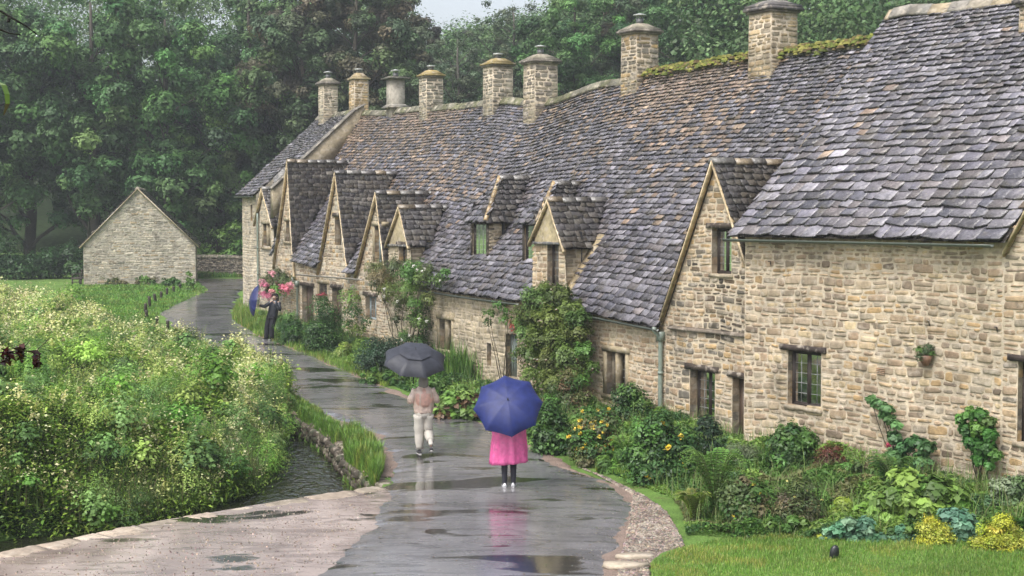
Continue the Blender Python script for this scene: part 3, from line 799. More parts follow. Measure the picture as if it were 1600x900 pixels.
# --- middle cottages
opsM = [(op(row, 687, 706, 499, 546), 'win stone mull'), (op(row, 760.5, 767.5, 536, 572), 'slit'), (op(row, 623, 636, 384, 418), 'win lintel one')]
HM = house('stone_cottage', U4, U3, [G4], opsM, 'low cottage with one small window dormer, behind the dark grey umbrella and rose arch', pal=[(.40,.33,.22),(.36,.30,.21),(.43,.36,.25),(.33,.28,.2)])
main_roof(HM, U4, U3)
def flush_dormer(G, parent, label, coping=False):
    G.roof(parent, 'dormer_roof')
    wl = MB()
    ne = 0.0
    for uu, sg in ((G.uR+.1, -1), (G.uL-.1, 1)):
        def mps(n, z, d, uu=uu, sg=sg): return row.p(uu+sg*d, n, z)
        ze_ = G.z(uu)-.06; bt = lambda n, uu=uu: mainz(uu, n)-.15
        ne = 0.0
        while mainz(uu, ne) < ze_: ne += .05
        backing(wl, mps, 0, ne+.1, ze_-1, ze_, bot=bt); stonework(wl, mps, 0, ne+.1, mainz(uu, 0), ze_, bot=bt, pal=[(.33,.26,.17),(.28,.23,.16),(.36,.29,.19)], ch=(.1,.17), sw=(.2,.5))
        if coping and sg == -1:
            n0_ = -.1
            while n0_ < ne:
                n1_ = n0_+.42; V = []
                for n in (n0_, n1_-.01):
                    z = mainz(uu, n)+.09; V.append(np.array([row.p(uu-.26, n, z-.15), row.p(uu-.26, n, z), row.p(uu-.0, n, z+.02), row.p(uu-.0, n, z-.15)]))
                wl.loft(V, pick([(.33,.26,.15),(.37,.29,.17)])); n0_ = n1_
    # smooth rendered triangle over the window
    z0 = max(G.zL, G.zR)-.05
    V = [row.p(G.uL-.12, -.03, z0), row.p(G.uR+.12, -.03, z0), row.p(G.uA, -.03, G.zA-.12)]
    wl.add(V, [(0,1,2)], (.40,.33,.20))
    lintel(wl, mpr, G.uR+.1, G.uL-.1, z0-.04, .07, (.10,.10,.10), 0, .09)
    o = wl.build('dormer', [M['stone'], M['dark']], parent); o['label'] = label
flush_dormer(G4, HM, 'small gabled dormer with a cream rendered triangle')
D1.build(HM, 'hipped dormer with a leaded window and dark frame')
gutter(row, Umm(822)-.0, Umm(655), lambda u: ez(u)+.0, HM)
chimney(row, 778, 105, 175, 49, HM, 4.15, [(.27,.24,.19),(.32,.28,.21),(.22,.2,.16)], 'lichen', pot='cap')
chimney(row, 844.5, 101, 180, 56, HM, 4.15, [(.27,.23,.17),(.34,.28,.2),(.2,.17,.14),(.24,.21,.17)], 'slab')
opsN = [(op(row, 788, 808, 520, 590), 'door green'), (op(row, 948, 978, 550, 618), 'win stone mull nocurt'), (op(row, 855, 873, 379, 447), 'win one')]
HN = house('stone_cottage', U5, U4, [D3], opsN, 'low cottage with a big gabled dormer, behind the large round climbing shrub', pal=TAN[:4]+[(.38,.32,.22)])
main_roof(HN, U5, U4)
flush_dormer(D3, HN, 'gabled dormer with a stone side wall and dark window', coping=True)
D2.build(HN, 'hipped dormer half hidden by the gabled dormer')
gutter(row, U5-.05, Umm(912), lambda u: ez(u)+.0, HN)
downpipe(row, row.uz(1032, 560, -.1)[0], ez(U5)-.0, float(g(row.xy(U5)[1]))-.1, HN, n=-.1, r=.055)
chimney(row, 999.5, 55, 130, 58, HN, 4.35, DARKST+ORANGE[:2], 'slab')

# --- cottage with the wide gable beside the big house
opsK = [(op(row, 1112, 1143, 357, 428), 'win lintel sill'), (op(row, 1078, 1117, 579, 657), 'win lintel sill deep'), (op(row, 1144, 1185, 592, 712), 'door lintel')]
def kx(wl):
    a, z0 = row.uz(1047, 514, 0); b, z1 = row.uz(1166, 527, 0)
    us = np.linspace(b-.6, a, 9); rr = []
    for i, u in enumerate(us):
        z = z0+(z1-z0)*(u-a)/(b-a); rr.append(np.array([mpr(u, z, 0), mpr(u, z+rng.uniform(-.01,.01), .08), mpr(u, z+.05, .08), mpr(u, z+.1, 0)]))
    wl.loft(rr, (.17,.14,.11))
    # damp, lichen-blackened stones between the window and the ledge keep their own dark colour
    u0, u1 = row.uz(1168, 470, 0)[0], row.uz(1082, 470, 0)[0]; zt_ = row.uz(1125, 428, 0)[1]; zb_ = row.uz(1110, 522, 0)[1]
    cnt = 0
    for k in range(len(wl.f)):
        if wl.k[k] == 8 and wl.n:
            pass
    ends = np.cumsum([len(v) for v in wl.v]); allv = np.concatenate(wl.v); pick_ = {}
    for k in range(len(wl.f)):
        c = allv[np.asarray(wl.f[k])].mean(0); b0 = int(np.searchsorted(ends, wl.f[k][0], side='right')); u_, n_ = row.un(c[0], c[1]) if zb_-.1 < c[2] < zt_+.25 else (99, 0)
        if u0 < u_ < u1 and len(wl.v[b0]) == 24:
            if b0 not in pick_: pick_[b0] = np.array(wl.c[k])*(rng.uniform(.25, .5) if rng.random() < .75*math.exp(-((u_-(u0+u1)/2)/(.45*(u1-u0)))**2) else 1.0)
            wl.c[k] = pick_[b0]
HK = house('stone_cottage', -.25, U5, [G5], opsK, 'gabled cottage with a dark timber lintel window high in its wide gable', pal=TAN[:6]+DARKST[:3], extra=kx)
main_roof(HK, -.4, U5)
G5.roof(HK)
chimney(row, 1208, 22, 104, 74, HK, 4.45, [(.36,.27,.16),(.31,.25,.17),(.27,.22,.16),(.4,.3,.18)], 'double', pot=None)

# ------------------------------------------------------------------ the big house on the right
URC = 12.0
REZ = RB.uz(1300, 372, -.3)[1]; print('REZ', REZ)
rr_u, rr_z = RB.uz(1395, 22, 4.9); print('R ridge', rr_u, rr_z); RD = 4.9; RZ = rr_z
def rmz(u, n): return REZ+(RZ-REZ)*(n+.3)/(RD+.3)
def rS(a, b):
    n = -.3+b*(RD+.3); return RB.p(a, n, rmz(a, n)+(float(vn(a*.5+20, b*3))-.5)*.06-.08*math.sin(math.pi*min(1,max(0,b))))
RH = empty('stone_house', tuple(map(float, (*RB.xy(8.5), 0))), 'large stone house on the right with a long slate roof over a bare rubble wall', 'house')
mprr = gp(RB)
G6u = RB.uz(1577, 378, -.1)
G6 = Gable((1577,376), (1577,376), (1577,376), front=RB, mz=rmz, n0=.0)
G6.uL = G6u[0]; G6.zL = RB.uz(1577,376,0)[1]; G6.uA = G6.uL-1.95; G6.zA = G6.zL+1.95*1.71; G6.uR = G6.uA-1.95; G6.zR = G6.zL
w1 = op(RB, 1231, 1283, 549, 636); w2 = op(RB, 1590, 1640, 566, 694)
def RT(u):
    z = rmz(u, 0)-.04
    if G6.uR < u < G6.uL: z = max(z, G6.z(u)-.05)
    return z
rw = MB(); zb = -.6
UW = RB.uz(1567, 500, 0)[0]
backing(rw, mprr, 2.0, URC, zb, RT, [w1, w2], step=.15)
RP = TAN+[(.46,.36,.22),(.40,.32,.22),(.37,.31,.23),(.30,.24,.17)]
stonework(rw, mprr, UW, URC, -.2, REZ+.3, [w1, w2], top=RT, pal=RP, ch=(.08,.205), sw=(.13,.42), proud=.02, joint=.012)
stonework(rw, mprr, 2.0, UW, -.2, G6.zA, [w1, w2], top=RT, pal=DARKST[:2]+TAN, ch=(.08,.19), sw=(.16,.5))
# corner, and the wall's far end
mpc = lambda n, z, d=0.0: RB.p(URC+d, n, z)
backing(rw, mpc, 0, 2*RD, zb, lambda n: rmz(0, RD-abs(n-RD)) if True else 0)
for r in (w1, w2):
    lintel(rw, mprr, r[0]-.14, r[1]+.2, r[3], .12, (.045,.033,.028), -.12, .06); lintel(rw, mprr, r[0]-.05, r[1]+.08, r[2]-.09, .09, (.34,.28,.2), -.2, .05)
# air brick
u_, z_ = RB.uz(1377, 585, 0)
for k in range(4): rw.hexa([mprr(u_+a, z_+k*.035, d) for (a, d) in ((-.1,.02),(.1,.02),(.1,.035),(-.1,.035))]+[mprr(u_+a, z_+k*.035+.018, d) for (a, d) in ((-.1,.02),(.1,.02),(.1,.035),(-.1,.035))], (.42,.24,.14))
# small iron ties
for (px_, py_) in ((1206, 412), (1454, 505), (1560, 515)):
    u_, z_ = RB.uz(px_, py_, 0); rw.tube([mprr(u_, z_-.05, .03), mprr(u_, z_+.05, .05), mprr(u_+.06, z_+.05, .05)], .012, (.03,.02,.02), seg=5)
rw.build('wall', [M['stone'], M['dark']], RH)
window(mprr, *w1, RH, dep=-.13, lights=2, bars=(1, 4), fw=.055, cc=(.62,.62,.6)); window(mprr, *w2, RH, dep=-.13, lights=2, bars=(1, 5), fw=.055)
rr_ = MB()
def rkeep(a, b, P):
    n = -.3+b*(RD+.3)
    return not (G6.uR < a < G6.uL+.02 and G6.z(a) > rmz(a, n)+.02)
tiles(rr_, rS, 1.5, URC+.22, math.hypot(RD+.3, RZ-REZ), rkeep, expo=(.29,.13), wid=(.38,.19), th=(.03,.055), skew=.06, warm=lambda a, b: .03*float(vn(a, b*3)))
A = np.linspace(1.5, URC+.2, 3)
for i in range(2): rr_.add([RB.p(A[i], RD, RZ-.02), RB.p(A[i+1], RD, RZ-.02), RB.p(A[i+1], 2*RD+.3, REZ), RB.p(A[i], 2*RD+.3, REZ)], [(0,1,2,3)], (.11,.10,.09))
rro = rr_.build('roof', M['slate'], RH)
rg = MB(); ridge(rg, [RB.p(u, RD, RZ+.05+(float(vn(u*1.3, 8))-.5)*.1) for u in np.linspace(1.5, URC+.15, 20)], .22, .14, [(.30,.26,.2),(.24,.22,.19),(.36,.29,.19),(.2,.19,.17)], .55)
rg.build('ridge_stones', M['stone'], rro)
G6.roof(RH)
gutter(RB, UW+.0, URC+.3, lambda u: REZ, RH, n=-.36, r=.06, drop=.06, colr=(.075,.09,.072))
chimney(RB, 1640, 10, 40, 90, RH, RD-.5, TAN, 'double', pot=None)

# ------------------------------------------------------------------ the barn
bl = np.array(gnd(131, 447)); br = np.array(gnd(288, 448)); br = np.array([br[0]+.25, bl[1]+1.25])
BF = Front([br, bl]); BW = float(np.hypot(*(br-bl))); zg = float(g(bl[1]))
bez = BF.uz(131, 381, 0)[1]; buA, bzA = BF.uz(215, 296, 0); print('BARN', br, bl, BW, bez, bzA, zg)
BN = empty('stone_barn', (float((br[0]+bl[0])/2), float(bl[1]), zg), 'small pale stone barn with a plain gable end beside the lane', 'barn')
mpb = gp(BF); BLn = 8.0
bt = lambda u: bez+(bzA-bez)*(1-abs(u-buA)/(buA if u < buA else BW-buA))
bw_ = MB(); backing(bw_, mpb, 0, BW, zg-.5, bt, colr=(.42,.38,.31), step=.2)
stonework(bw_, mpb, 0, BW, zg-.1, bzA, top=bt, pal=GREY+[(.50,.45,.37),(.54,.48,.38),(.40,.31,.2),(.27,.25,.2)], ch=(.06,.15), sw=(.12,.5), joint=.010)
sd_ = lambda n, z, d=0.0: BF.p(-d, n, z)
backing(bw_, sd_, 0, BLn, zg-.5, bez, colr=(.42,.38,.31)); stonework(bw_, sd_, 0, BLn, zg-.1, bez, pal=GREY+TAN[:2], ch=(.08,.15), sw=(.2,.6))
sd2 = lambda n, z, d=0.0: BF.p(BW+d, n, z); backing(bw_, sd2, 0, BLn, zg-.5, bez, colr=(.42,.38,.31))
bw_.build('wall', [M['stone'], M['dark']], BN)
brf = MB()
for (uF, sg) in ((0.0, -1), (BW, 1)):
    w_ = abs(uF-buA); q = .22
    def S(a, b, uF=uF, sg=sg, w_=w_, q=q):
        return BF.p(uF+sg*q+(buA-uF-sg*q)*b, -.15+a, bez-q*(bzA-bez)/w_+(bzA+.04-bez+q*(bzA-bez)/w_)*b+.04+(float(vn(a*.5, b*3))-.5)*.05)
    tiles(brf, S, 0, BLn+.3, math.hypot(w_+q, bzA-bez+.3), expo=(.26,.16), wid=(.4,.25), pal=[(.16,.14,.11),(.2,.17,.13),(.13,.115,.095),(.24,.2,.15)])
    V = []
    for b in (0, 1.0):
        P0 = S(0, b)
        for (dn, dz) in ((0, .0), (0, -.1), (.14, -.1), (.14, .0)): V.append(P0+np.array([0, dn, dz]))
    brf.add(V, [(0,1,2,3), (4,7,6,5), (0,4,5,1), (1,5,6,2), (2,6,7,3), (3,7,4,0)], (.30,.24,.15))
bro = brf.build('roof', M['slate'], BN)
rg = MB(); ridge(rg, [BF.p(buA, n, bzA+.1) for n in np.linspace(-.15, BLn, 10)], .16, .1, [(.25,.22,.17),(.2,.18,.14)], .5); rg.build('ridge_stones', M['stone'], bro)
# dry stone field wall behind the lane
wa = np.array([at(296, 420, 97)[0], 97.]); wb = np.array([at(400, 420, 93)[0], 93.]); fw_ = MB()
WF = Front([wb+(wb-wa)*.6, wa+(wa-wb)*.2]); L_ = float(np.hypot(*(wb-wa)))*1.8; zgw = float(g(95)); mpf = gp(WF)
tpf = lambda u: zgw+1.15+.12*float(vn(u*.8, 1))
backing(fw_, mpf, 0, L_, zgw-.4, tpf, colr=(.06,.05,.04), step=.2); stonework(fw_, mpf, 0, L_, zgw-.2, zgw+1.3, top=tpf, pal=[(.16,.14,.11),(.21,.18,.13),(.13,.12,.1),(.26,.22,.16)], ch=(.06,.13), sw=(.15,.45), proud=.05)
u = 0
while u < L_:
    h = rng.uniform(.12, .24); fw_.hexa([mpf(u+a, tpf(u)+z, d) for z in (-.02, h) for (a, d) in ((0,.06),(.07,.06),(.07,-.35),(0,-.35))], pick([(.16,.14,.11),(.22,.19,.14),(.12,.13,.08)])); u += rng.uniform(.07, .12)
tag(fw_.build('dry_stone_wall', [M['stone'], M['dark']]), 'mossy dry stone wall across the grass beyond the barn', 'wall')

# ------------------------------------------------------------------ ground, lane, stream
def edge(pts, dz=0.0):
    q = np.array(sorted([(gnd(px, py, dz)[1], gnd(px, py, dz)[0]) for px, py in pts]))
    return lambda Y: np.interp(Y, q[:,0], q[:,1])
kerb_px = [(-330,930),(0,868),(75,853),(150,838),(225,822),(300,808),(380,795),(450,783),(520,773),(560,768),(590,763)]
bank_px = [(592,757),(575,735),(548,716),(536,700),(520,682),(500,668),(480,655),(455,638),(425,618),(390,595),(350,570)]
K = np.array([gnd(*p) for p in kerb_px+bank_px])
K[:,0] += 0
def kdist(X, Y):
    """signed distance to the near bank of the stream; positive on the water's side"""
    X = np.asarray(X, float); Y = np.asarray(Y, float); best = np.full(X.shape, 1e9); sg = np.zeros(X.shape)
    for a, b in zip(K[:-1], K[1:]):
        d = b-a; L2 = d@d; t = np.clip(((X-a[0])*d[0]+(Y-a[1])*d[1])/L2, 0, 1)
        ex, ey = X-a[0]-t*d[0], Y-a[1]-t*d[1]; D = np.hypot(ex, ey); s_ = np.sign(d[0]*ey-d[1]*ex)
        m = D < best; best = np.where(m, D, best); sg = np.where(m, s_, sg)
    return best*sg
def sm(x): x = np.clip(x, 0, 1); return x*x*(3-2*x)
def hill(X, Y):
    n = (X-5.34)*.86+(Y-32.4)*.51
    h1 = np.maximum(0, n-13)*.42; h2 = np.maximum(0, Y-104)*.16
    return np.minimum(20, np.where(h1 > h2, h1, h2))
CW = 2.5
def terr(X, Y):
    X = np.asarray(X, float); Y = np.asarray(Y, float)
    z = g(Y)+hill(X, Y)+(vn(X*.15, Y*.15)-.5)*.5*sm((Y-90)/20)
    d = kdist(X, Y); live = sm((50-Y)/6)
    ch = -.85*sm(d/.22)*live*(1-sm((d-CW+.6)/1.6)*.9)
    ch = np.where(d > 0, ch, 0)
    left = -.15*sm((d-CW)/2)*live
    # the lawn rises a little on the right, and the beds stand up against the wall
    bed = .16*sm((X-(np.interp(Y, [14,24,28,33,44,52], [9,7.5,4.6,2.6,-1.4,-6])))/1.5)*sm((Y-20)/3)*sm((75-Y)/10)
    return z+np.where(d > 0, ch+left, bed)
def grid_mesh(name, xs, ys, zf, m, colr=(.1,.1,.1), off=0.0, kind='structure'):
    X, Y = np.meshgrid(xs, ys); Z = zf(X, Y)+off; nx, ny = len(xs), len(ys)
    V = np.stack([X, Y, Z], -1).reshape(-1, 3); i = np.arange(nx-1); j = np.arange(ny-1); J, I = np.meshgrid(j, i, indexing='ij'); b = (J*nx+I).ravel()
    me = bpy.data.meshes.new(name); me.vertices.add(len(V)); me.vertices.foreach_set('co', V.astype(np.float32).ravel())
    q = np.stack([b, b+1, b+nx+1, b+nx], 1); me.loops.add(q.size); me.loops.foreach_set('vertex_index', q.astype(np.int32).ravel())
    me.polygons.add(len(q)); me.polygons.foreach_set('loop_start', np.arange(0, q.size, 4).astype(np.int32)); me.polygons.foreach_set('loop_total', np.full(len(q), 4, np.int32))
    me.polygons.foreach_set('use_smooth', np.ones(len(q), bool)); me.update(calc_edges=True); me.materials.append(m)
    o = bpy.data.objects.new(name, me); col.objects.link(o); o['kind'] = kind; return o
M['grass'] = mat('grass_turf', base=(.12,.21,.045), attr=False, rough=.85, noise=(30, .35), noise2=(1.4, .3), bump=(.9, 60), spec=.2,
                 extra=stains(2.2, .55, .7, (.13,.14,.05), amt=.6))
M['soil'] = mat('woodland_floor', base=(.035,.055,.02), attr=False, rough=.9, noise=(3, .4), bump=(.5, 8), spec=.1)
def noisy(lo, hi, step): return np.arange(lo, hi, step)
xs = np.unique(np.concatenate([np.linspace(-220, -40, 37), np.arange(-40, -14, 1.0), np.arange(-14, 14, .25), np.arange(14, 60, 2.0), np.linspace(60, 260, 26)]))
ys = np.unique(np.concatenate([np.linspace(-30, 12, 15), np.arange(12, 56, .25), np.arange(56, 130, 1.0), np.linspace(130, 420, 50)]))
grid_mesh('ground', xs, ys, terr, M['grass'])

def sheet(name, lf, rf, Y0, Y1, dz, m, step=.06, nx=10, kind='structure', jig=.05, feather=0.0, cam_=0.0):
    Ys = np.arange(Y0, Y1+step, step); V = []
    for Y in Ys:
        nz = lambda o_: (float(vn(Y*1.3+o_, dz*1000))-.5)*2.4*jig+(float(vn(Y*4+o_, dz*500))-.5)*1.3*jig+(float(vn(Y*11+o_, dz*300))-.5)*.7*jig
        a = float(lf(Y))+nz(3); b = float(rf(Y))+nz(17)
        b = max(b, a+.01)
        for k in range(nx+1):
            t = k/nx; x = a+(b-a)*t; V.append((x, Y, float(g(Y))+dz+cam_*math.sin(math.pi*t)-(0.045 if k in (0, nx) and feather else 0)))
    n = len(Ys); f = [(j*(nx+1)+k, j*(nx+1)+k+1, (j+1)*(nx+1)+k+1, (j+1)*(nx+1)+k) for j in range(n-1) for k in range(nx)]
    mb = MB(); mb.add(V, f, (.1,.1,.1)); o = mb.build(name, m, smooth=True); o['kind'] = kind; return o
# wet asphalt: thin film of water everywhere, standing water in the hollows
def wet(name, base, base2, puddle=.5, rough=.33, bscale=70, bstr=.5, psc=(.35, 1.5, 1), film=.16, speck=.75, coat=0.0):
    m = bpy.data.materials.new(name); m.use_nodes = True; t = m.node_tree; N = t.nodes; L = t.links; b = N['Principled BSDF']
    geo = N.new('ShaderNodeNewGeometry')
    def noise(scale, detail=4, st=None, dist=0):
        n = N.new('ShaderNodeTexNoise'); n.inputs['Scale'].default_value = scale; n.inputs['Detail'].default_value = detail; n.inputs['Distortion'].default_value = dist
        mp = N.new('ShaderNodeMapping'); mp.inputs['Scale'].default_value = st or (1,1,1); L.new(geo.outputs['Position'], mp.inputs[0]); L.new(mp.outputs[0], n.inputs[0]); return n.outputs[0]
    def mr(v, a, c, d, e):
        n = N.new('ShaderNodeMapRange'); n.inputs[1].default_value = a; n.inputs[2].default_value = c; n.inputs[3].default_value = d; n.inputs[4].default_value = e; L.new(v, n.inputs[0]); return n.outputs[0]
    def mix(f, A, B):
        n = N.new('ShaderNodeMix'); n.data_type = 'RGBA'; L.new(f, n.inputs[0])
        for k, v in ((6, A), (7, B)):
            if isinstance(v, tuple): n.inputs[k].default_value = (*v, 1)
            else: L.new(v, n.inputs[k])
        return n.outputs[2]
    c = mix(mr(noise(.9, 5, (1, .5, 1)), .4, .62, 0, 1), base, base2)
    c = mix(mr(noise(70, 3), .5, .72, 0, speck), c, tuple(min(.7, x*2.0) for x in base2))
    c = mix(mr(noise(34, 4), .56, .7, 0, speck*.7), c, tuple(x*.45 for x in base))
    c = mix(mr(noise(1.7, 7, (.5, 1.7, 1), 1.2), .54, .6, 0, .55), c, tuple(x*.6 for x in base))
    pud = mr(noise(.75, 6, psc, .6), puddle, puddle+.035, 0, 1)
    c = mix(pud, c, (.035,.032,.025)); L.new(c, b.inputs['Base Color'])
    r1 = mr(noise(2.2, 5, (.7, 1.8, 1)), .35, .65, rough-film, rough+.12)
    mx = N.new('ShaderNodeMix'); L.new(pud, mx.inputs[0]); L.new(r1, mx.inputs[2]); mx.inputs[3].default_value = .03; L.new(mx.outputs[0], b.inputs['Roughness'])
    b.inputs['Specular IOR Level'].default_value = .8; b.inputs['Coat Weight'].default_value = coat; b.inputs['Coat Roughness'].default_value = .14
    bp = N.new('ShaderNodeBump'); bp.inputs['Distance'].default_value = .012
    st = mr(pud, 0, 1, bstr, .035); L.new(st, bp.inputs['Strength']); L.new(noise(bscale, 4), bp.inputs['Height']); L.new(bp.outputs[0], b.inputs['Normal'])
    return m
M['asphalt'] = wet('wet_asphalt', (.12,.113,.118), (.20,.19,.195), .578, .34, 45, .7, (.5, 1.5, 1), coat=.85)
M['mud'] = wet('wet_silt', (.26,.19,.165), (.44,.35,.31), .60, .30, 9, .8, (.6, 1.3, 1), .14, speck=.3, coat=.35)
M['gravel'] = mat('gravel', base=(.24,.175,.14), attr=False, rough=.6, noise=(38, .45), noise2=(3, .2), bump=(1.0, 45), spec=.4)
road_l = edge([(430,940),(495,885),(524,856),(577,806),(598,781),(606,750),(608,724),(590,682),(536,662),(462,635),(415,605),(360,568),(305,530),(270,508),(248,492),(262,478),(290,466),(312,455),(300,444),(300,437)])
road_r = edge([(966,940),(968,885),(980,831),(992,802),(985,765),(930,742),(880,728),(830,702),(760,664),(700,650),(640,624),(600,606),(560,587),(520,570),(470,550),(430,537),(400,523),(375,506),(362,488),(368,470),(378,455),(384,444),(384,436)])
Yn, Yf = gnd(700, 960)[1], gnd(340, 437)[1]
sheet('lane', road_l, road_r, Yn, Yf, .045, M['asphalt'], step=.06, nx=12, jig=.13, feather=1, cam_=.02)
sheet('gravel_verge', lambda Y: road_r(Y)-.5, edge([(1020,940),(1010,890),(1045,868),(1075,856),(1062,838),(1040,802),(1004,778),(938,746),(893,728),(846,706),(776,668),(720,650),(660,626),(600,600),(520,564),(440,534),(380,500)]), Yn, 58, .022, M['gravel'], jig=.12, feather=1)
sheet('silt_apron', edge(kerb_px), lambda Y: road_l(Y)+.5, gnd(0, 960)[1], gnd(590, 764)[1]-.02, .026, M['mud'], step=.08, nx=24, jig=.04)
# lighter sand carried over the far edge of the lane
sheet('gravel_verge', lambda Y: road_l(Y)-.55, lambda Y: road_l(Y)+.3, 29, 50, .022, M['gravel'], jig=.12, feather=1)
# turf on the right
sheet('lawn', edge([(1015,960),(1015,885),(1050,866),(1090,855),(1140,849),(1200,846)]), lambda Y: 24.0, Yn, 24.1, .06, M['grass'], step=.15, nx=40, jig=.08)
# water
def water_mat():
    m = bpy.data.materials.new('stream_water'); m.use_nodes = True; t = m.node_tree; N = t.nodes; L = t.links; b = N['Principled BSDF']
    b.inputs['Base Color'].default_value = (.022,.024,.014,1); b.inputs['Roughness'].default_value = .06; b.inputs['Specular IOR Level'].default_value = .9
    geo = N.new('ShaderNodeNewGeometry'); mp = N.new('ShaderNodeMapping'); mp.inputs['Scale'].default_value = (1.2, .8, 1); mp.inputs['Rotation'].default_value = (0, 0, .5)
    n = N.new('ShaderNodeTexNoise'); n.inputs['Scale'].default_value = 3.2; n.inputs['Detail'].default_value = 3; n.inputs['Distortion'].default_value = 1.2
    L.new(geo.outputs['Position'], mp.inputs[0]); L.new(mp.outputs[0], n.inputs[0]); bp = N.new('ShaderNodeBump'); bp.inputs['Strength'].default_value = .8; bp.inputs['Distance'].default_value = .12
    L.new(n.outputs[0], bp.inputs['Height']); L.new(bp.outputs[0], b.inputs['Normal']); return m
xs2 = np.arange(-22, 0, .35); ys2 = np.arange(18, 50, .35)
wm = MB()
for x in xs2:
    for y in ys2:
        d = float(kdist(x+.17, y+.17))
        if -.5 < d < CW+2.2:
            z = float(g(y))-.47; z2 = float(g(y+.35))-.47
            wm.add([(x,y,z),(x+.35,y,z),(x+.35,y+.35,z2),(x,y+.35,z2)], [(0,1,2,3)])
wm.build('stream', water_mat(), smooth=True)['kind'] = 'structure'

# kerb stones of the ford, pale and flat; rough stones of the bank
def stone_blob(mb, P, a, b, h, rz, colr, mat=0, n=9, top=.8):
    rings = []
    jx = rng.uniform(.78, 1.22, n)
    for (k, z) in ((.92, -h), (1.0, -.3*h), (.97, h*.55), (top, h), ):
        ring = []
        for i in range(n):
            q = 2*math.pi*i/n; x, y = math.cos(q)*a*k*jx[i], math.sin(q)*b*k*jx[i]
            ring.append((P[0]+x*math.cos(rz)-y*math.sin(rz), P[1]+x*math.sin(rz)+y*math.cos(rz), P[2]+z+rng.uniform(-.008, .008)))
        rings.append(np.array(ring))
    mb.loft(rings, colr, mat)
km = MB(); pts = K[:len(kerb_px)]; L_ = np.concatenate([[0], np.cumsum(np.hypot(*np.diff(pts, axis=0).T))]); s = 0
pale = [(.42,.34,.265),(.36,.29,.225),(.46,.385,.30),(.31,.26,.20),(.38,.30,.22)]
def kp(t, o_):
    x = np.interp(t, L_, pts[:,0]); y = np.interp(t, L_, pts[:,1]); x2 = np.interp(t+.05, L_, pts[:,0]); y2 = np.interp(t+.05, L_, pts[:,1])
    if t+.05 > L_[-1]: x2, y2 = x+(pts[-1,0]-pts[-2,0]), y+(pts[-1,1]-pts[-2,1])
    a = math.atan2(y2-y, x2-x); return x+math.sin(a)*o_, y-math.cos(a)*o_, float(g(y))
while s < L_[-1]-.1:
    e = min(L_[-1], s+rng.uniform(.35, 1.15)); hh = rng.uniform(.012, .045); wd = rng.uniform(.26, .5); sk = rng.uniform(-.05, .05); cc = pick(pale, .08); rr = []
    n_ = 6
    for i in range(n_+1):
        t = s+.012+(e-s-.024)*i/n_; o0 = -.05+rng.uniform(-.06, .04); o1 = wd+rng.uniform(-.13, .10)+sk*i/n_; end = .012 if i in (0, n_) else 0
        q = [(o0+.0, -.10), (o0-.01, hh*.4), (o0+.035, hh-end), (o0+wd*.5, hh+rng.uniform(-.008,.01)-end), (o1-.04, hh-.01-end), (o1, hh*.2), (o1, -.06)]
        rr.append(np.array([(kp(t, o_)[0], kp(t, o_)[1], kp(t, o_)[2]+.012+z) for o_, z in q]))
    km.loft(rr, cc)
    for lay in range(3):
        x, y, z = kp((s+e)/2+rng.uniform(-.1,.1), .06); stone_blob(km, (x, y, z-.16-lay*.15), (e-s)/2*1.05, .14, .085, math.atan2(kp(e,0)[1]-kp(s,0)[1], kp(e,0)[0]-kp(s,0)[0]), pick([(.2,.17,.12),(.15,.13,.09),(.12,.13,.07)]), top=.95)
    s = e
tag(km.build('stream_kerb', M['stone']), 'long pale kerb of flat stones along the edge of the dark stream', 'kerb')
bm_ = MB(); pts = K[len(kerb_px):]; L_ = np.concatenate([[0], np.cumsum(np.hypot(*np.diff(pts, axis=0).T))]); s = 0
while s < L_[-1]-.1:
    l = rng.uniform(.12, .34); x = np.interp(s+l/2, L_, pts[:,0]); y = np.interp(s+l/2, L_, pts[:,1])
    x2 = np.interp(s+l/2+.1, L_, pts[:,0]); y2 = np.interp(s+l/2+.1, L_, pts[:,1]); a = math.atan2(y2-y, x2-x)
    nx_, ny_ = math.sin(a), -math.cos(a)
    stone_blob(bm_, (x+nx_*.12, y+ny_*.12, float(g(y))+rng.uniform(-.07, -.02)), l/2*1.1, rng.uniform(.12, .22), rng.uniform(.04, .07), a, pick([(.15,.12,.09),(.10,.09,.06),(.22,.18,.13)]))
    for lay in range(3):
        stone_blob(bm_, (x-nx_*.02+rng.uniform(-.04,.04), y-ny_*.02, float(g(y))-.14-lay*.12), l/2*rng.uniform(.8,1.1), .16, .075, a, pick([(.07,.055,.04),(.05,.042,.03),(.10,.08,.06),(.05,.055,.03)]))
    s += l*.9
tag(bm_.build('stream_bank', M['stone']), 'dark crumbling stone bank between the stream and the lane', 'bank')

# two pale flat stones at the corner of the turf
for (px, py, a, b, lab) in ((975, 889, .36, .12, 'flat pale stone at the turf corner, the lower and nearer of two'), (990, 875, .33, .10, 'flat pale stone at the turf corner, the upper and farther of two')):
    x, y = gnd(px, py); m = MB(); stone_blob(m, (x, y, float(g(y))+.05), a, b*1.5, .035, .06, (.50,.42,.32), n=8, top=.93)
    tag(m.build('kerb_stone', M['stone']), lab, 'stone', 'loose flat stones')

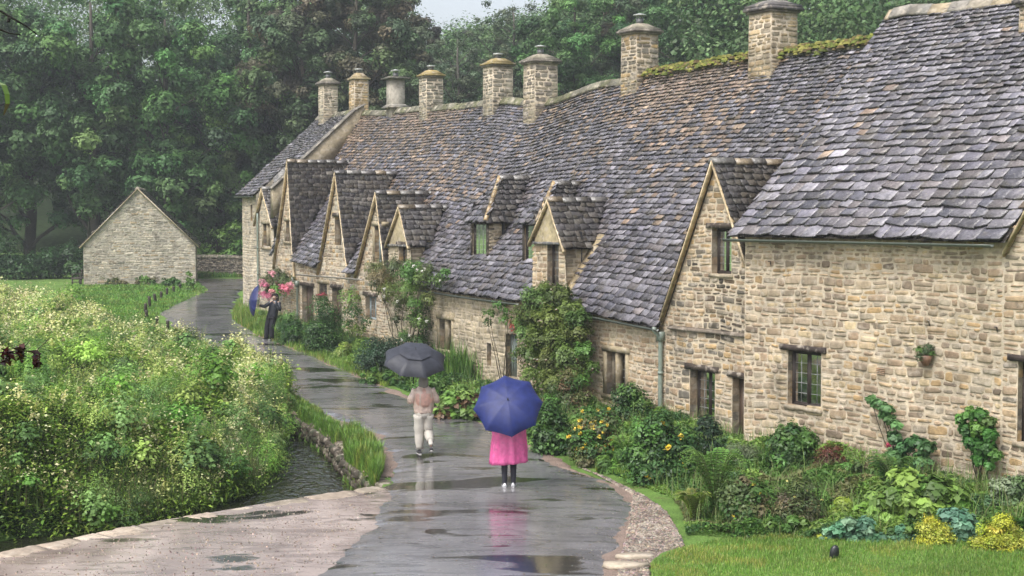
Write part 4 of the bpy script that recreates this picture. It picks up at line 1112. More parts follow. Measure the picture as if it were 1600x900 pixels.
# ------------------------------------------------------------------ leaves
def leaves(mb, P, size, colr, up=.55, fold=.25, asp=.5, mat=0, nrm=None, size_v=.3):
    """leaf-shaped folded quads at points P; colr (N,3)"""
    N = len(P)
    if not N: return
    size = np.broadcast_to(np.asarray(size, float), (N,))*(1+rng.normal(0, size_v, N)).clip(.4, 2)
    n = rng.normal(0, 1, (N, 3)); n /= np.linalg.norm(n, axis=1, keepdims=True); n[:,2] = np.abs(n[:,2])
    n = n*(1-up)+np.array([0,0,up])
    if nrm is not None: n = n*.5+nrm*.7
    n /= np.linalg.norm(n, axis=1, keepdims=True)
    a = np.cross(n, rng.normal(0, 1, (N, 3))); a /= np.linalg.norm(a, axis=1, keepdims=True)+1e-9; b = np.cross(n, a)
    L_ = size[:,None]; W = L_*asp
    tip = P+a*L_*.55-n*L_*.12; base = P-a*L_*.45; l = P+b*W*.5+n*L_*fold*.35; r = P-b*W*.5+n*L_*fold*.35
    V = np.stack([base, r, tip, l], 1); mb.quads(V, colr, mat)
def mixcol(N, cols, w=None, v=.14):
    c = np.array(cols)[rng.choice(len(cols), N, p=None if w is None else np.array(w)/sum(w))]
    return (c*(1+rng.normal(0, v, (N, 1)))*(1+rng.normal(0, v*.35, (N, 3)))).clip(.004, .9)
def blades(mb, P, h, colr, lean=.35, wd=.006, mat=0, hv=.3):
    """grass blades: bent two-segment strips standing at P"""
    N = len(P); h = np.broadcast_to(np.asarray(h, float), (N,))*(1+rng.normal(0, hv, N)).clip(.3, 2)
    q = rng.uniform(0, 2*math.pi, N); d = np.stack([np.cos(q), np.sin(q), np.zeros(N)], 1); s = np.stack([-np.sin(q), np.cos(q), np.zeros(N)], 1)
    ln = (rng.random(N)*lean)[:,None]*h[:,None]; H = h[:,None]*np.array([0,0,1.])
    w_ = np.broadcast_to(np.asarray(wd, float), (N,))[:,None]*s
    m = P+H*.6+d*ln*.35; t = P+H+d*ln
    mb.quads(np.stack([P-w_, P+w_, m+w_*.8, m-w_*.8], 1), colr, mat); mb.quads(np.stack([m-w_*.8, m+w_*.8, t+w_*.1, t-w_*.1], 1), colr, mat)

def cloud(mb, cs, rs, N, size, cols, asp=.6, up=.45, shell=.28, w=None, flat=.8, cv=.12, mat=0, low=.35, lv=.12):
    """leaves on the outer shells of clumps cs (k,3) with radii rs (k,)"""
    cs = np.asarray(cs, float).reshape(-1, 3); k = len(cs); rs = np.broadcast_to(np.asarray(rs, float), (k,)); pr = rs**2/np.sum(rs**2)
    i = rng.choice(k, N, p=pr); d = rng.normal(0, 1, (N, 3)); d /= np.linalg.norm(d, axis=1, keepdims=True)
    flip = (d[:,2] < 0) & (rng.random(N) > low); d[:,2] = np.where(flip, -d[:,2], d[:,2])
    lump = 1+.22*np.sin(d[:,0]*7+i)+.18*np.sin(d[:,1]*9+i*2)
    r = rs[i]*(1-shell*rng.random(N)**1.5)*lump
    P = cs[i]+d*r[:,None]*np.array([1,1,flat])
    cc = mixcol(k, cols, w, cv)[i]*(1+rng.normal(0, lv, (N,1)))
    leaves(mb, P, size, cc.clip(.003,.9), up=up, asp=asp, nrm=d, mat=mat)
# ---- the overgrown meadow between the stream and the lane
wl_px = [(-260,905),(0,846),(150,833),(250,812),(330,795),(400,770),(428,740),(440,700),(452,664)]
e1 = np.array([(gnd(px, py, -.47)[1], gnd(px, py, -.47)[0]) for px, py in wl_px])
e2 = np.array([(gnd(px, py)[1], gnd(px, py)[0]) for px, py in ((425,606),(375,575),(320,548))])
e3 = np.array([(48., -10.9), (50.5, -13.4), (56, -15.8), (62, -18.4), (69, -24.5), (76, -38)])
E = np.concatenate([e1, e2, e3]); E = E[np.argsort(E[:,0])]
XR = lambda Y: np.interp(Y, E[:,0], E[:,1])
def EE(X, Y): return (XR(Y)-X)/np.sqrt(1+((XR(Y+.4)-XR(Y-.4))/.8)**2)
def hc(X, Y):
    e = EE(X, Y)
    h = .25+1.25*vn(X*.33+4, Y*.33)+.85*vn(X*.9, Y*.9)+.45*vn(X*2.3+9, Y*2.3)
    return h*(.55+.45*sm(e/1.0))*(1-.42*sm((Y-36)/12)-.15*sm((Y-56)/10))
def sample_meadow(N, pw=1.7):
    u_ = rng.random(N*2); a, b = 21.5, 75.0; p = 1-pw
    Y = (a**p+(b**p-a**p)*u_)**(1/p); xl = -.40*Y-1.5; xr = XR(Y); ok = xr > xl
    Y = Y[ok]; xl = xl[ok]; xr = xr[ok]; X = xl+(xr-xl)*rng.random(len(Y))
    w_ = (xr-xl)/(xr-xl).max(); k = rng.random(len(Y)) < w_**.25; X = np.where(rng.random(len(Y)) < .22, np.maximum(xl, xr-rng.exponential(.7, len(Y))), X)
    return X[k][:N], Y[k][:N]
def ground_z(X, Y): return terr(X, Y)
mdw = MB()
X, Y = sample_meadow(430000); N = len(X); gz_ = ground_z(X, Y); H = hc(X, Y); e = EE(X, Y)
dp = rng.exponential(.17, N); side = (e < .9) & (rng.random(N) < .55); dp = np.where(side, rng.random(N)*H, dp)
Z = gz_+np.maximum(.05, H-dp)+rng.exponential(.05, N)*(rng.random(N) < .3); P = np.stack([X, Y, Z], 1)
P[:,0] += np.where(side, rng.normal(0, .12, N), 0)
patch = vn(X*.5+7, Y*.5+2); patch2 = vn(X*1.3, Y*1.3+8)
pal = np.array([(.20,.34,.05),(.31,.46,.07),(.11,.22,.035),(.40,.52,.11),(.26,.38,.10),(.42,.38,.16)])
wts = np.stack([1+0*patch, .4+2*patch, 1.6*(1-patch), 1.4*patch2**2, .5+0*patch, .25*(patch2 > .65)], 1); wts /= wts.sum(1, keepdims=True)
ci = (wts.cumsum(1) < rng.random((N,1))).sum(1).clip(0, 5)
C = pal[ci]*(1+rng.normal(0, .16, (N,1)))
typ = rng.random(N) < (.25+.6*(vn(X*.6+40, Y*.6) > .5))
sz = .078*(Y/28)**.75*(.6+1.0*vn(X*.8+20, Y*.8))
leaves(mdw, P[typ], sz[typ], C[typ], up=.5, asp=.55)
leaves(mdw, P[~typ], sz[~typ]*1.35, C[~typ]*1.05, up=.25, asp=.2)
# stems and grass heads standing above
X, Y = sample_meadow(42000); N = len(X); P = np.stack([X, Y, ground_z(X, Y)+hc(X, Y)*.62], 1)
blades(mdw, P, .38+.28*vn(X, Y), mixcol(N, [(.13,.20,.05),(.20,.20,.09),(.09,.15,.04),(.24,.19,.11)], [4,2,3,1]), lean=.8, wd=.006*(Y/28)**.8)
NC = 420; X, Y = sample_meadow(NC); 
for i in range(len(X)):
    r = rng.uniform(.18, .55)*(Y[i]/30)**.3; z = float(ground_z(X[i], Y[i])+hc(X[i], Y[i]))+rng.uniform(-.25, .15)*r; c0 = [(.16,.32,.05),(.28,.46,.08),(.10,.22,.04),(.38,.50,.12),(.22,.37,.11),(.12,.22,.06)][rng.integers(6)]
    big = rng.random() < .35; n_ = int(900*(r/.4)**2*(.5 if big else 1)*min(1, (34/Y[i])**1.3))
    cloud(mdw, [(X[i], Y[i], z)], [r], n_, (.085 if big else .05)*(Y[i]/28)**.75, [c0, tuple(np.array(c0)*.8), tuple(np.array(c0)*1.2)], asp=.7 if big else .25, up=.5, shell=.6, flat=rng.uniform(.7, 1.3))
tag(mdw.build('meadow_plants', M['leaf']), 'dense tall green waterside plants filling the meadow left of the stream', 'plants', kind='stuff')
flw = MB()
X, Y = sample_meadow(7000); dens = .03+1.7*np.maximum(0, vn(X*.45+3, Y*.45+5)-.6)+.95*sm((Y-38)/16)*vn(X*.5, Y*.5)*2+.45*np.exp(-((EE(X, Y)-.8)/.9)**2)*vn(X*.9,Y*.9)*1.6
k = rng.random(len(X)) < dens; X, Y = X[k], Y[k]; N = len(X); print('panicles', N)
base = np.stack([X, Y, ground_z(X, Y)+hc(X, Y)+rng.uniform(-.05, .18, N)], 1); n = 26
sc_ = (.088*(Y/30)**.5*rng.uniform(.35, 1.45, N))[:,None,None]
off = rng.normal(0, 1, (N, n, 3))*np.array([.65,.65,1.45])*sc_
Pf = (base[:,None,:]+off).reshape(-1, 3); szf = np.repeat(.05*(Y/28)**.6, n)
cf = np.repeat(mixcol(N, [(.66,.66,.27),(.74,.73,.40),(.55,.60,.20),(.70,.66,.40),(.46,.42,.2)], [4,3,3,2,1], .08), n, 0)
leaves(flw, Pf, szf, cf, up=.4, asp=.8)
tag(flw.build('meadow_flowers', M['petal']), 'cream meadowsweet flower heads scattered over the tall waterside plants', 'flowers', kind='stuff')
# dark mass of stalks below the leaves
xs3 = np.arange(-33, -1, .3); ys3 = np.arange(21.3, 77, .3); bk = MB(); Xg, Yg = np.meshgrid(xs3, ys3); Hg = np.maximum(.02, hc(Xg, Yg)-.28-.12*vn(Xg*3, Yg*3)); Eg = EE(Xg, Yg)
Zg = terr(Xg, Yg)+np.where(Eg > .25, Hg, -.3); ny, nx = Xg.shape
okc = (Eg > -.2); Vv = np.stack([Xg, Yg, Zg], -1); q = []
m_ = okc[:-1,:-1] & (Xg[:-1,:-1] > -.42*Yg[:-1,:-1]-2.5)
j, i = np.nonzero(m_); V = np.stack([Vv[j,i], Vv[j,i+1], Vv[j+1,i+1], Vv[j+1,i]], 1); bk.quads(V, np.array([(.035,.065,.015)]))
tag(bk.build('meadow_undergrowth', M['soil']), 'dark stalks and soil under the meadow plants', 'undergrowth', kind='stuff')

# ---- short grass
def turf(name, N, sampler, h, label, cols, wd=.004, lean=.5):
    X, Y = sampler(N); mb = MB(); P = np.stack([X, Y, terr(X, Y)+.02], 1)
    pt = vn(X*.9+5, Y*1.4)[:,None]; Cb = mixcol(len(X), cols, v=.18)*(.75+.5*pt)*np.where(vn(X*1.9+60, Y*2.5)[:,None] > .62, np.array([[1.35,1.02,1.1]]), np.array([[1,1,1.]]))
    blades(mb, P, h*(.7+.6*vn(X*1.3+9, Y*1.7)), Cb, lean=lean, wd=wd*(Y/24)**.9)
    return tag(mb.build(name, M['leaf']), label, 'grass', kind='stuff')
GC = [(.15,.28,.04),(.21,.35,.06),(.27,.34,.10),(.11,.23,.035)]
lawn_l = edge([(1015,960),(1015,885),(1050,866),(1090,855),(1140,849),(1200,846)])
def s_lawn(N):
    Y = rng.uniform(Yn, 24.2, N); X = lawn_l(Y)+.02+rng.random(N)*(.37*Y+.6-lawn_l(Y)); k = X > lawn_l(Y); return X[k], Y[k]
t_ = turf('lawn_grass', 75000, s_lawn, .055, 'short mown grass of the lawn at the bottom right', GC, wd=.0045)
for me_ in [t_.data]: me_.transform(Matrix.Translation((0, 0, .03)))
def poly_sampler(poly, dz=0.0):
    Pp = np.array([gnd(*p) for p in poly]); lo, hi = Pp.min(0), Pp.max(0)
    def f(N):
        out = []
        while sum(map(len, out)) < N:
            q = lo+(hi-lo)*rng.random((N*2, 2)); c = np.zeros(len(q), bool); j = len(Pp)-1
            for i in range(len(Pp)):
                a, b = Pp[i], Pp[j]
                with np.errstate(divide='ignore', invalid='ignore'):
                    c ^= ((a[1] > q[:,1]) != (b[1] > q[:,1])) & (q[:,0] < (b[0]-a[0])*(q[:,1]-a[1])/(b[1]-a[1])+a[0])
                j = i
            out.append(q[c])
        q = np.concatenate(out)[:N]; return q[:,0], q[:,1]
    return f
turf('verge_grass', 9000, poly_sampler([(930,738),(1000,748),(1060,775),(1075,790),(1075,760),(1000,735),(930,722)]), .10, 'bright grass verge at the foot of the yellow flowering bushes', GC)
turf('bank_grass', 16000, poly_sampler([(536,688),(560,684),(592,708),(600,735),(592,754),(556,760),(541,735)]), .26, 'tuft of long grass on the bank between the stream and the lane', [(.16,.30,.05),(.22,.36,.07),(.10,.19,.04)], wd=.008)
turf('bank_grass', 16000, poly_sampler([(446,636),(472,658),(516,690),(536,690),(532,676),(500,652),(470,632),(430,610)]), .16, 'short grass on the stone bank farther up the stream', [(.16,.30,.05),(.22,.36,.07),(.10,.19,.04)], wd=.008)
turf('verge_grass', 9000, poly_sampler([(362,500),(400,525),(470,552),(560,590),(600,606),(620,600),(560,575),(470,540),(420,515),(385,480)]), .13, 'narrow grass verge along the house side of the lane', GC)
turf('verge_grass', 7000, poly_sampler([(362,500),(385,515),(430,530),(430,500),(395,480),(372,478)]), .30, 'long grass at the corner of the far cottage', GC)
turf('green_grass', 22000, poly_sampler([(100,447),(310,442),(325,455),(250,490),(225,520),(190,505),(120,470)]), .09, 'grass of the green in front of the barn', [(.14,.29,.05),(.19,.34,.065),(.11,.23,.045)], wd=.009)
turf('green_grass', 12000, poly_sampler([(292,434),(390,434),(390,419),(292,420)]), .2, 'rough grass strip before the dry stone wall', [(.10,.2,.04),(.14,.24,.05)], wd=.012)

# ---- ground cover knitting the beds together
bed_l = edge([(1120,856),(1075,848),(1062,838),(1058,800),(1040,778),(960,745),(905,724),(850,700),(780,662),(720,648),(660,624),(600,598),(520,562),(440,530),(400,515)])
def bed_r(Y):
    Y = np.asarray(Y, float); f = lambda F_: np.array([np.interp(y, F_.y, F_.x) for y in Y.ravel()]).reshape(Y.shape)
    return np.where(Y > 32.2, f(row), f(RB))-.12
def bed(name, N, Ya, Yb, label, Lf, Rf, colsets, hmax, sz, pw=1.0):
    Y = rng.uniform(Ya, Yb, N); l, r = Lf(Y)+.1, Rf(Y); ok = r > l+.1; Y, l, r = Y[ok], l[ok], r[ok]
    X = l+(r-l)*rng.random(len(Y)); n1 = vn(X*1.1+3, Y*1.1); n2 = vn(X*2.6+30, Y*2.6); e = np.minimum(X-l, 1.0)
    H = hmax*(.15+.85*n1)*(.35+.65*n2)*(.25+.75*sm(e/.7)); Z = terr(X, Y)+H*(1-.7*rng.random(len(X))**2)
    k = (vn(X*.8+50, Y*.8)*len(colsets)*1.2-.1*len(colsets)).astype(int).clip(0, len(colsets)-1); C = np.zeros((len(X), 3))
    for i, cs in enumerate(colsets): m = k == i; C[m] = mixcol(int(m.sum()), cs)
    mb = MB(); S = sz*(Y/26)**.6*(.6+.9*vn(X*.9+7, Y*.9)); P = np.stack([X, Y, Z], 1); t = vn(X*1.7+70, Y*1.7) > .52
    leaves(mb, P[t], S[t], C[t], up=.5, asp=.65); leaves(mb, P[~t], S[~t]*1.3, C[~t], up=.25, asp=.25)
    nb = len(X)//20; i = rng.integers(len(X), size=nb); blades(mb, np.stack([X[i], Y[i], terr(X[i], Y[i])+H[i]*.5], 1), .32*(.5+vn(X[i]*2, Y[i]*2)), mixcol(nb, [(.16,.27,.06),(.12,.21,.05),(.22,.25,.10)]), lean=.9, wd=.006)
    tag(mb.build(name, M['leaf']), label, 'ground cover', kind='stuff')
_A = [(.08,.17,.035),(.12,.23,.05)]; _B = [(.17,.29,.06),(.22,.34,.07)]; _C = [(.14,.16,.06),(.19,.19,.08)]; _D = [(.055,.125,.035),(.08,.16,.05)]
yb0 = gnd(1200, 847)[1]
bed('bed_plants', 60000, yb0, 28.3, 'tangled low green planting of the bed in front of the big house', lambda Y: np.where(Y < gnd(1062,838)[1], np.maximum(bed_l(Y), np.interp(Y, [yb0, gnd(1062,836)[1]], [gnd(1200,847)[0], gnd(1065,836)[0]])), bed_l(Y)), bed_r, [_A, _C, _B, _D, _A, _B], .55, .075)
bed('bed_plants', 60000, 28.3, 37, 'low green planting between the lane and the cottages with the downpipe', bed_l, bed_r, [_A, _D, _B, _A], .60, .075)
bed('bed_plants', 45000, 37, 62, 'low green planting along the far cottages', bed_l, bed_r, [_A, _D, _B], .6, .075)

# ---- loose stones and grit
def grit(name, N, smp, label, cols, r0_=.012, r1_=.035, zoff=.05):
    X, Y = smp(N); N = len(X); Z = g(Y)+zoff; r = rng.uniform(r0_, r1_, N)*rng.random(N)**.5; mb = MB(); q = np.linspace(0, 2*math.pi, 6)[:-1]; C = mixcol(N, cols, v=.2)
    a = rng.uniform(0, 6.28, N); P = np.stack([X, Y, Z], 1); ring = lambda k, h: np.stack([P+np.stack([np.cos(t+a)*r*k*(1+.3*np.sin(3*t+a)), np.sin(t+a)*r*k, r*h], 1) for t in q], 1)
    A, B = ring(1.0, -.3), ring(.65, .75)
    for i in range(5): mb.quads(np.stack([A[:,i], A[:,(i+1) % 5], B[:,(i+1) % 5], B[:,i]], 1), C)
    mb.quads(np.stack([B[:,0], B[:,1], B[:,2], B[:,3]], 1), C); mb.quads(np.stack([B[:,0], B[:,3], B[:,4], B[:,4]], 1)[:, :4], C) if False else None
    tag(mb.build(name, M['stone']), label, 'gravel', kind='stuff')
GR = [(.34,.27,.22),(.24,.20,.17),(.42,.35,.29),(.16,.135,.12),(.28,.215,.17)]
grit('loose_gravel', 9000, poly_sampler([(965,905),(968,885),(985,815),(990,775),(930,742),(900,730),(948,748),(1008,778),(1042,802),(1062,838),(1070,856),(1045,868),(1012,890),(1015,905)]), 'loose pinkish gravel along the right side of the lane', GR, zoff=.028)
grit('loose_grit', 1800, poly_sampler([(0,872),(300,815),(560,774),(590,770),(560,830),(500,880),(470,905),(0,905)]), 'grit washed over the pink silt between the kerb and the lane', GR, .006, .02, .03)
grit('loose_grit', 3500, poly_sampler([(480,905),(577,800),(600,745),(600,680),(640,640),(900,735),(985,790),(965,905)]), 'fine grit scattered over the wet lane', [(.3,.28,.26),(.2,.19,.18),(.12,.11,.1)], .005, .014, .05)

# scattered wet leaves and twigs
X, Y = poly_sampler([(480,905),(577,800),(600,745),(590,680),(470,600),(380,540),(500,560),(700,650),(900,735),(985,790),(965,905)])(420)
k = rng.random(len(X)) < .9; X, Y = X[k], Y[k]; lf_ = MB(); leaves(lf_, np.stack([X, Y, g(Y)+.075], 1), .05, mixcol(len(X), [(.12,.14,.04),(.16,.10,.04),(.07,.09,.03),(.2,.17,.08)]), up=.96, fold=.1)
tag(lf_.build('fallen_leaves', M['leaf']), 'small wet fallen leaves scattered over the lane', 'leaves', kind='stuff')

# ------------------------------------------------------------------ woodland
xh = np.unique(np.concatenate([np.linspace(-220, 260, 120)])); yh = np.unique(np.concatenate([np.linspace(30, 420, 130)]))
grid_mesh('hillside', xh, yh, lambda X, Y: terr(X, Y)+np.where((hill(X, Y) > 1.0), .7, -3.0), M['soil'])
def limb(mb, a, b, r0_, r1_, colr, n=6, sag=.0, wob=.05, seg=6):
    a, b = np.array(a, float), np.array(b, float); L = np.linalg.norm(b-a); t = np.linspace(0, 1, n)[:,None]
    p = a+(b-a)*t; p[1:-1] += rng.normal(0, wob*L*.4, (n-2, 3)); p[:,2] += (np.sin(math.pi*t[:,0]))*sag*L
    mb.tube(p, np.linspace(r0_, r1_, n), colr, seg=seg); return p
def tree_parts(H, Rw, cols, nc=130, nl=80000, size=.24, low=.06, airy=False, bark=(.07,.06,.045), russet=None, seed=0):
    tr = MB(); cr = MB(); cz = H*(.53 if not airy else .62); hz = H*(.47 if not airy else .38)
    cs = []; rs = []
    while len(cs) < nc:
        d = rng.normal(0, 1, 3); d /= np.linalg.norm(d); r = rng.random()**.35
        if airy: r = rng.random()**.6
        prof = 1.0 if d[2] > 0 else .92
        p = np.array([d[0]*Rw*r*prof, d[1]*Rw*r*prof, cz+d[2]*hz*r])
        q = 1+.25*math.sin(3*math.atan2(d[1], d[0])+seed)+.12*math.sin(d[2]*6+seed)
        p[:2] *= q
        if p[2] < H*low+.8: continue
        cs.append(p); rs.append(rng.uniform(.10, .2)*Rw*(1.15-.35*abs(d[2])) if not airy else rng.uniform(.08, .15)*Rw)
    cs = np.array(cs); rs = np.array(rs)
    cloud(cr, cs, rs, nl, size, cols, asp=.62, up=.35, shell=.5, flat=.72, cv=.2, low=.4)
    if russet is not None:
        m = np.argsort(np.linalg.norm(cs-np.array(russet), axis=1))[:5]; cloud(cr, cs[m], rs[m]*.75, 1500, size*.9, [(.25,.11,.05),(.20,.10,.05),(.30,.15,.08)], shell=.6, flat=.9)
    top = np.array([rng.uniform(-.3,.3), rng.uniform(-.3,.3), H*.9]); tp = limb(tr, (0,0,-.4), top, H*.022, H*.004, bark, n=9, wob=.012, seg=9)
    for c in cs[rng.permutation(len(cs))[:26 if not airy else 60]]:
        z = max(H*.1, c[2]-np.linalg.norm(c[:2])*.75); f = min(.95, z/(H*.9)); s0 = tp[0]+(top-tp[0])*f
        limb(tr, s0, c, H*.008*(1.1-f), H*.0015, bark, n=5, sag=.06, wob=.07, seg=5)
    return tr, cr
SPEC = {}
def make_tree(kind):
    root = empty({'a':'broadleaf_tree','b':'broadleaf_tree','c':'broadleaf_tree','d':'slender_tree','r':'broadleaf_tree'}[kind], (0,0,0))
    if kind == 'a': H, q = 20, tree_parts(20, 6.6, [(.10,.205,.065),(.14,.26,.08),(.075,.155,.055)], seed=1)
    if kind == 'r': H, q = 20, tree_parts(20, 6.6, [(.10,.205,.065),(.14,.26,.08),(.075,.155,.055)], seed=2, russet=(1.2,-5.5,14.5))
    if kind == 'b': H, q = 20, tree_parts(20, 5.6, [(.095,.15,.06),(.11,.16,.07),(.075,.12,.055),(.14,.135,.08)], seed=4, size=.22)
    if kind == 'c': H, q = 20, tree_parts(20, 6.2, [(.14,.27,.07),(.18,.31,.09),(.11,.21,.06)], seed=6)
    if kind == 'd': H, q = 20, tree_parts(20, 6.0, [(.13,.18,.10),(.16,.21,.12),(.10,.15,.08)], seed=8, airy=True, nc=120, nl=26000, size=.2, bark=(.10,.09,.075))
    o1 = q[0].build('trunk', M['bark']); o2 = q[1].build('crown', M['treeleaf']); o1.parent = root; o2.parent = root
    SPEC[kind] = (root, H, [False])
def put_tree(kind, px, Y, ytop, label, rz=None, wide=1.0):
    if kind not in SPEC: make_tree(kind)
    root, H, used = SPEC[kind]; x = (px-800)/F*Y
    if not used[0]: o = root; used[0] = True
    else:
        o = root.copy(); col.objects.link(o)
        for ch in list(root.children):
            c = ch.copy(); col.objects.link(c); c.parent = o
    z0 = float(terr(x, Y)); zt = at(px, ytop, Y)[2]; s = (zt-z0)/H
    o.location = (x, Y, z0-.2); o.scale = (s*wide, s*wide, s); o.rotation_euler = (0, 0, rng.uniform(0, 6.28) if rz is None else rz)
    tag(o, label, 'tree', 'trees of the wood behind the houses')
TR = [('a',-70,100,-60,'dark green broad tree cut by the left edge of the wood'),('a',45,104,-40,'big dark tree standing above the meadow at the far left'),
 ('r',150,101,-50,'broad tree with a few russet dead leaves near its top, left of the barn'),('a',262,100,-20,'broad dark tree right behind the barn roof'),
 ('c',345,104,60,'lighter green tree just right of the barn, above the lane end'),('a',395,112,-60,'tall dark tree between the barn and the row of cottages'),
 ('b',478,103,-70,'dusky brown-green tree above the farthest cottage chimney'),('b',560,101,-60,'dusky tree above the orange stone chimney'),('b',608,106,-40,'dusky tree left of the patch of open sky'),
 ('d',720,98,30,'thin airy tree right of the patch of open sky'),('d',800,104,-10,'thin airy tree above the pair of wide chimneys'),('d',668,112,70,'pale thin tree low between the dusky and the airy trees'),
 ('a',900,98,-40,'dark tree right of the wide chimney with the metal cowl'),('b',985,100,-60,'dusky tree behind the tall chimney in the middle of the ridge'),('a',1070,94,-70,'dark tree between the two tallest chimneys'),
 ('b',1140,98,-80,'dark tree just left of the chimney with the stepped cap'),('c',1240,88,50,'fresh green tree just right of the chimney with the stepped cap'),('c',1325,92,-20,'fresh green tree above the mossy ridge'),
 ('a',1395,104,55,'green tree at the left end of the big roof ridge'),('c',1480,100,25,'green tree showing over the big roof ridge'),('a',1570,96,-30,'dark tree behind the big house at the right edge')]
for t in TR: put_tree(*t)
# the rest of the wood climbing the hill: one mass of crowns nobody could count
wm_ = MB(); cs_, rs_ = [], []
for _ in range(3000):
    px = rng.uniform(-150, 1750); Y = rng.uniform(112, 165) if px < 1050 or rng.random() < .5 else rng.uniform(78, 112); x = (px-800)/F*Y; zg_ = float(terr(x, Y)); yt = float(np.interp(px, [-200,560,620,665,720,900,1000,1350,1420,1480,1560,1800], [-70,-60,20,80,60,25,-40,-30,45,45,-30,-60]))
    zt = at(px, yt, Y)[2]
    zt = max(zt, zg_+5)
    cs_.append((x, Y, zg_+(zt-zg_)*rng.random()**.7)); rs_.append(rng.uniform(1.2, 2.6))
cloud(wm_, cs_, rs_, 330000, .27, [(.11,.21,.075),(.15,.26,.09),(.085,.17,.06),(.12,.18,.08),(.18,.28,.10)], asp=.7, shell=.5, low=.5)
tag(wm_.build('far_wood', M['treeleaf']), 'far wood of massed green crowns covering the hillside behind everything', 'wood', kind='stuff')
# low growth at the wood's edge, below the crowns
def thicket(name, label, cat, spots, N, size, cols, group=None, stems=6, asp=.6, up=.45, flat=.85, fl=None, stemc=(.06,.05,.03), kind=None, shell=.35, lv=.14):
    """spots: (x, y, z, r) clumps in the world; a bush of foliage on stems"""
    S_ = np.array(spots, float); b = S_[:, :3].mean(0); zb = float(terr(b[0], b[1])); root = empty(name, (float(b[0]), float(b[1]), zb), label, cat, group)
    m = MB(); cloud(m, S_[:,:3], S_[:,3], N, size, cols, asp=asp, up=up, flat=flat, shell=shell, cv=.14, lv=lv); m.build('foliage', M['leaf'], root)
    s = MB()
    for q in S_[rng.permutation(len(S_))[:stems]]:
        limb(s, (b[0]+rng.normal(0,.06), b[1]+rng.normal(0,.06), zb-.05), q[:3], .018, .006, stemc, n=5, wob=.05, seg=5)
    if stems: s.build('stems', M['bark'], root)
    if fl:
        fn, fs, fc, fname = fl[:4]; i = rng.integers(len(S_), size=fn); d = rng.normal(0, 1, (fn, 3)); d /= np.linalg.norm(d, axis=1, keepdims=True)
        d[:,2] = abs(d[:,2])*.8+.05; d[:,1] = -abs(d[:,1]); P = S_[i,:3]+d*S_[i,3:4]*1.08*np.array([1,1,flat]); fm0 = None
        for k in range(fn):
            if fm0 is None:
                f = MB(); leaves(f, rng.normal(0, fs*.2, (10, 3)), fs*.75, mixcol(10, fc, v=.08), up=.3, asp=.9); o = f.build(fname, M['petal']); fm0 = o
            else: o = fm0.copy(); col.objects.link(o)
            o.parent = root; o.location = Vector(P[k])-root.location; o.rotation_euler = (0, 0, rng.uniform(0, 6)); q = rng.uniform(.7, 1.25); o.scale = (q, q, q)
    return root
def blobs(cx, cy, z0, w_, d_, h, n, r=None):
    out = []
    for _ in range(n):
        q = rng.normal(0, 1, 3); q /= np.linalg.norm(q); t = rng.random()**.45; zz = abs(q[2])*t
        rr = (r or min(w_, h)*.2)*rng.uniform(.6, 1.35)
        out.append((cx+q[0]*t*max(.02, w_/2-rr*.8), cy+q[1]*t*max(.02, d_/2-rr*.8), z0+rr*.4+zz*max(.02, h-rr*1.2), rr))
    return out
def pbush(name, label, cat, x0, x1_, y0, y1_, N, size, cols, nb=34, depth=.7, group=None, push=0.0, **kw):
    """a bush filling a rectangle of the photograph, standing on the ground at its lower edge"""
    X, Y = gnd((x0+x1_)/2, y1_-3); s = F/Y; w_ = (x1_-x0)/s*1.12; h = (y1_-y0)/s*1.08; d_ = w_*depth; Y += d_*.42+push; X = X*(1+(d_*.42+push)/gnd(800, y1_-3)[1]*0)
    X = ((x0+x1_)/2-800)/F*Y
    return thicket(name, label, cat, blobs(X, Y, float(terr(X, Y))-.05, w_, d_, h*1.0, nb), N, size, cols, group=group, **kw)
DG = [(.04,.10,.025),(.065,.14,.035),(.03,.075,.022)]; MG = [(.08,.18,.035),(.11,.22,.05),(.06,.13,.035)]; LG = [(.15,.28,.055),(.19,.33,.07),(.11,.22,.05)]
YG = [(.24,.34,.06),(.18,.28,.05),(.27,.32,.10)]; BGc = [(.14,.29,.17),(.19,.34,.20),(.10,.22,.13)]; OL = [(.13,.16,.055),(.19,.18,.08),(.10,.14,.05)]
# edge of the wood
for (px, Y, w_, h, c, lab) in ((20,92,7,3.2,DG,'dark scrub at the far left edge of the green'),(90,93,6,2.6,DG,'dark scrub left of the bench'),(330,98,7,4.2,LG,'light green shrubs above the dry stone wall'),(385,99,5,5,MG,'shrubs at the wall end beside the far cottage'),(250,103,6,3.5,DG,'dark scrub behind the barn')):
    x = (px-800)/F*Y; thicket('woodland_shrub', lab, 'shrub', blobs(x, Y, float(terr(x, Y)), w_, 3, h, 22, .7), 9000, .16, c, group='shrubs at the edge of the wood')

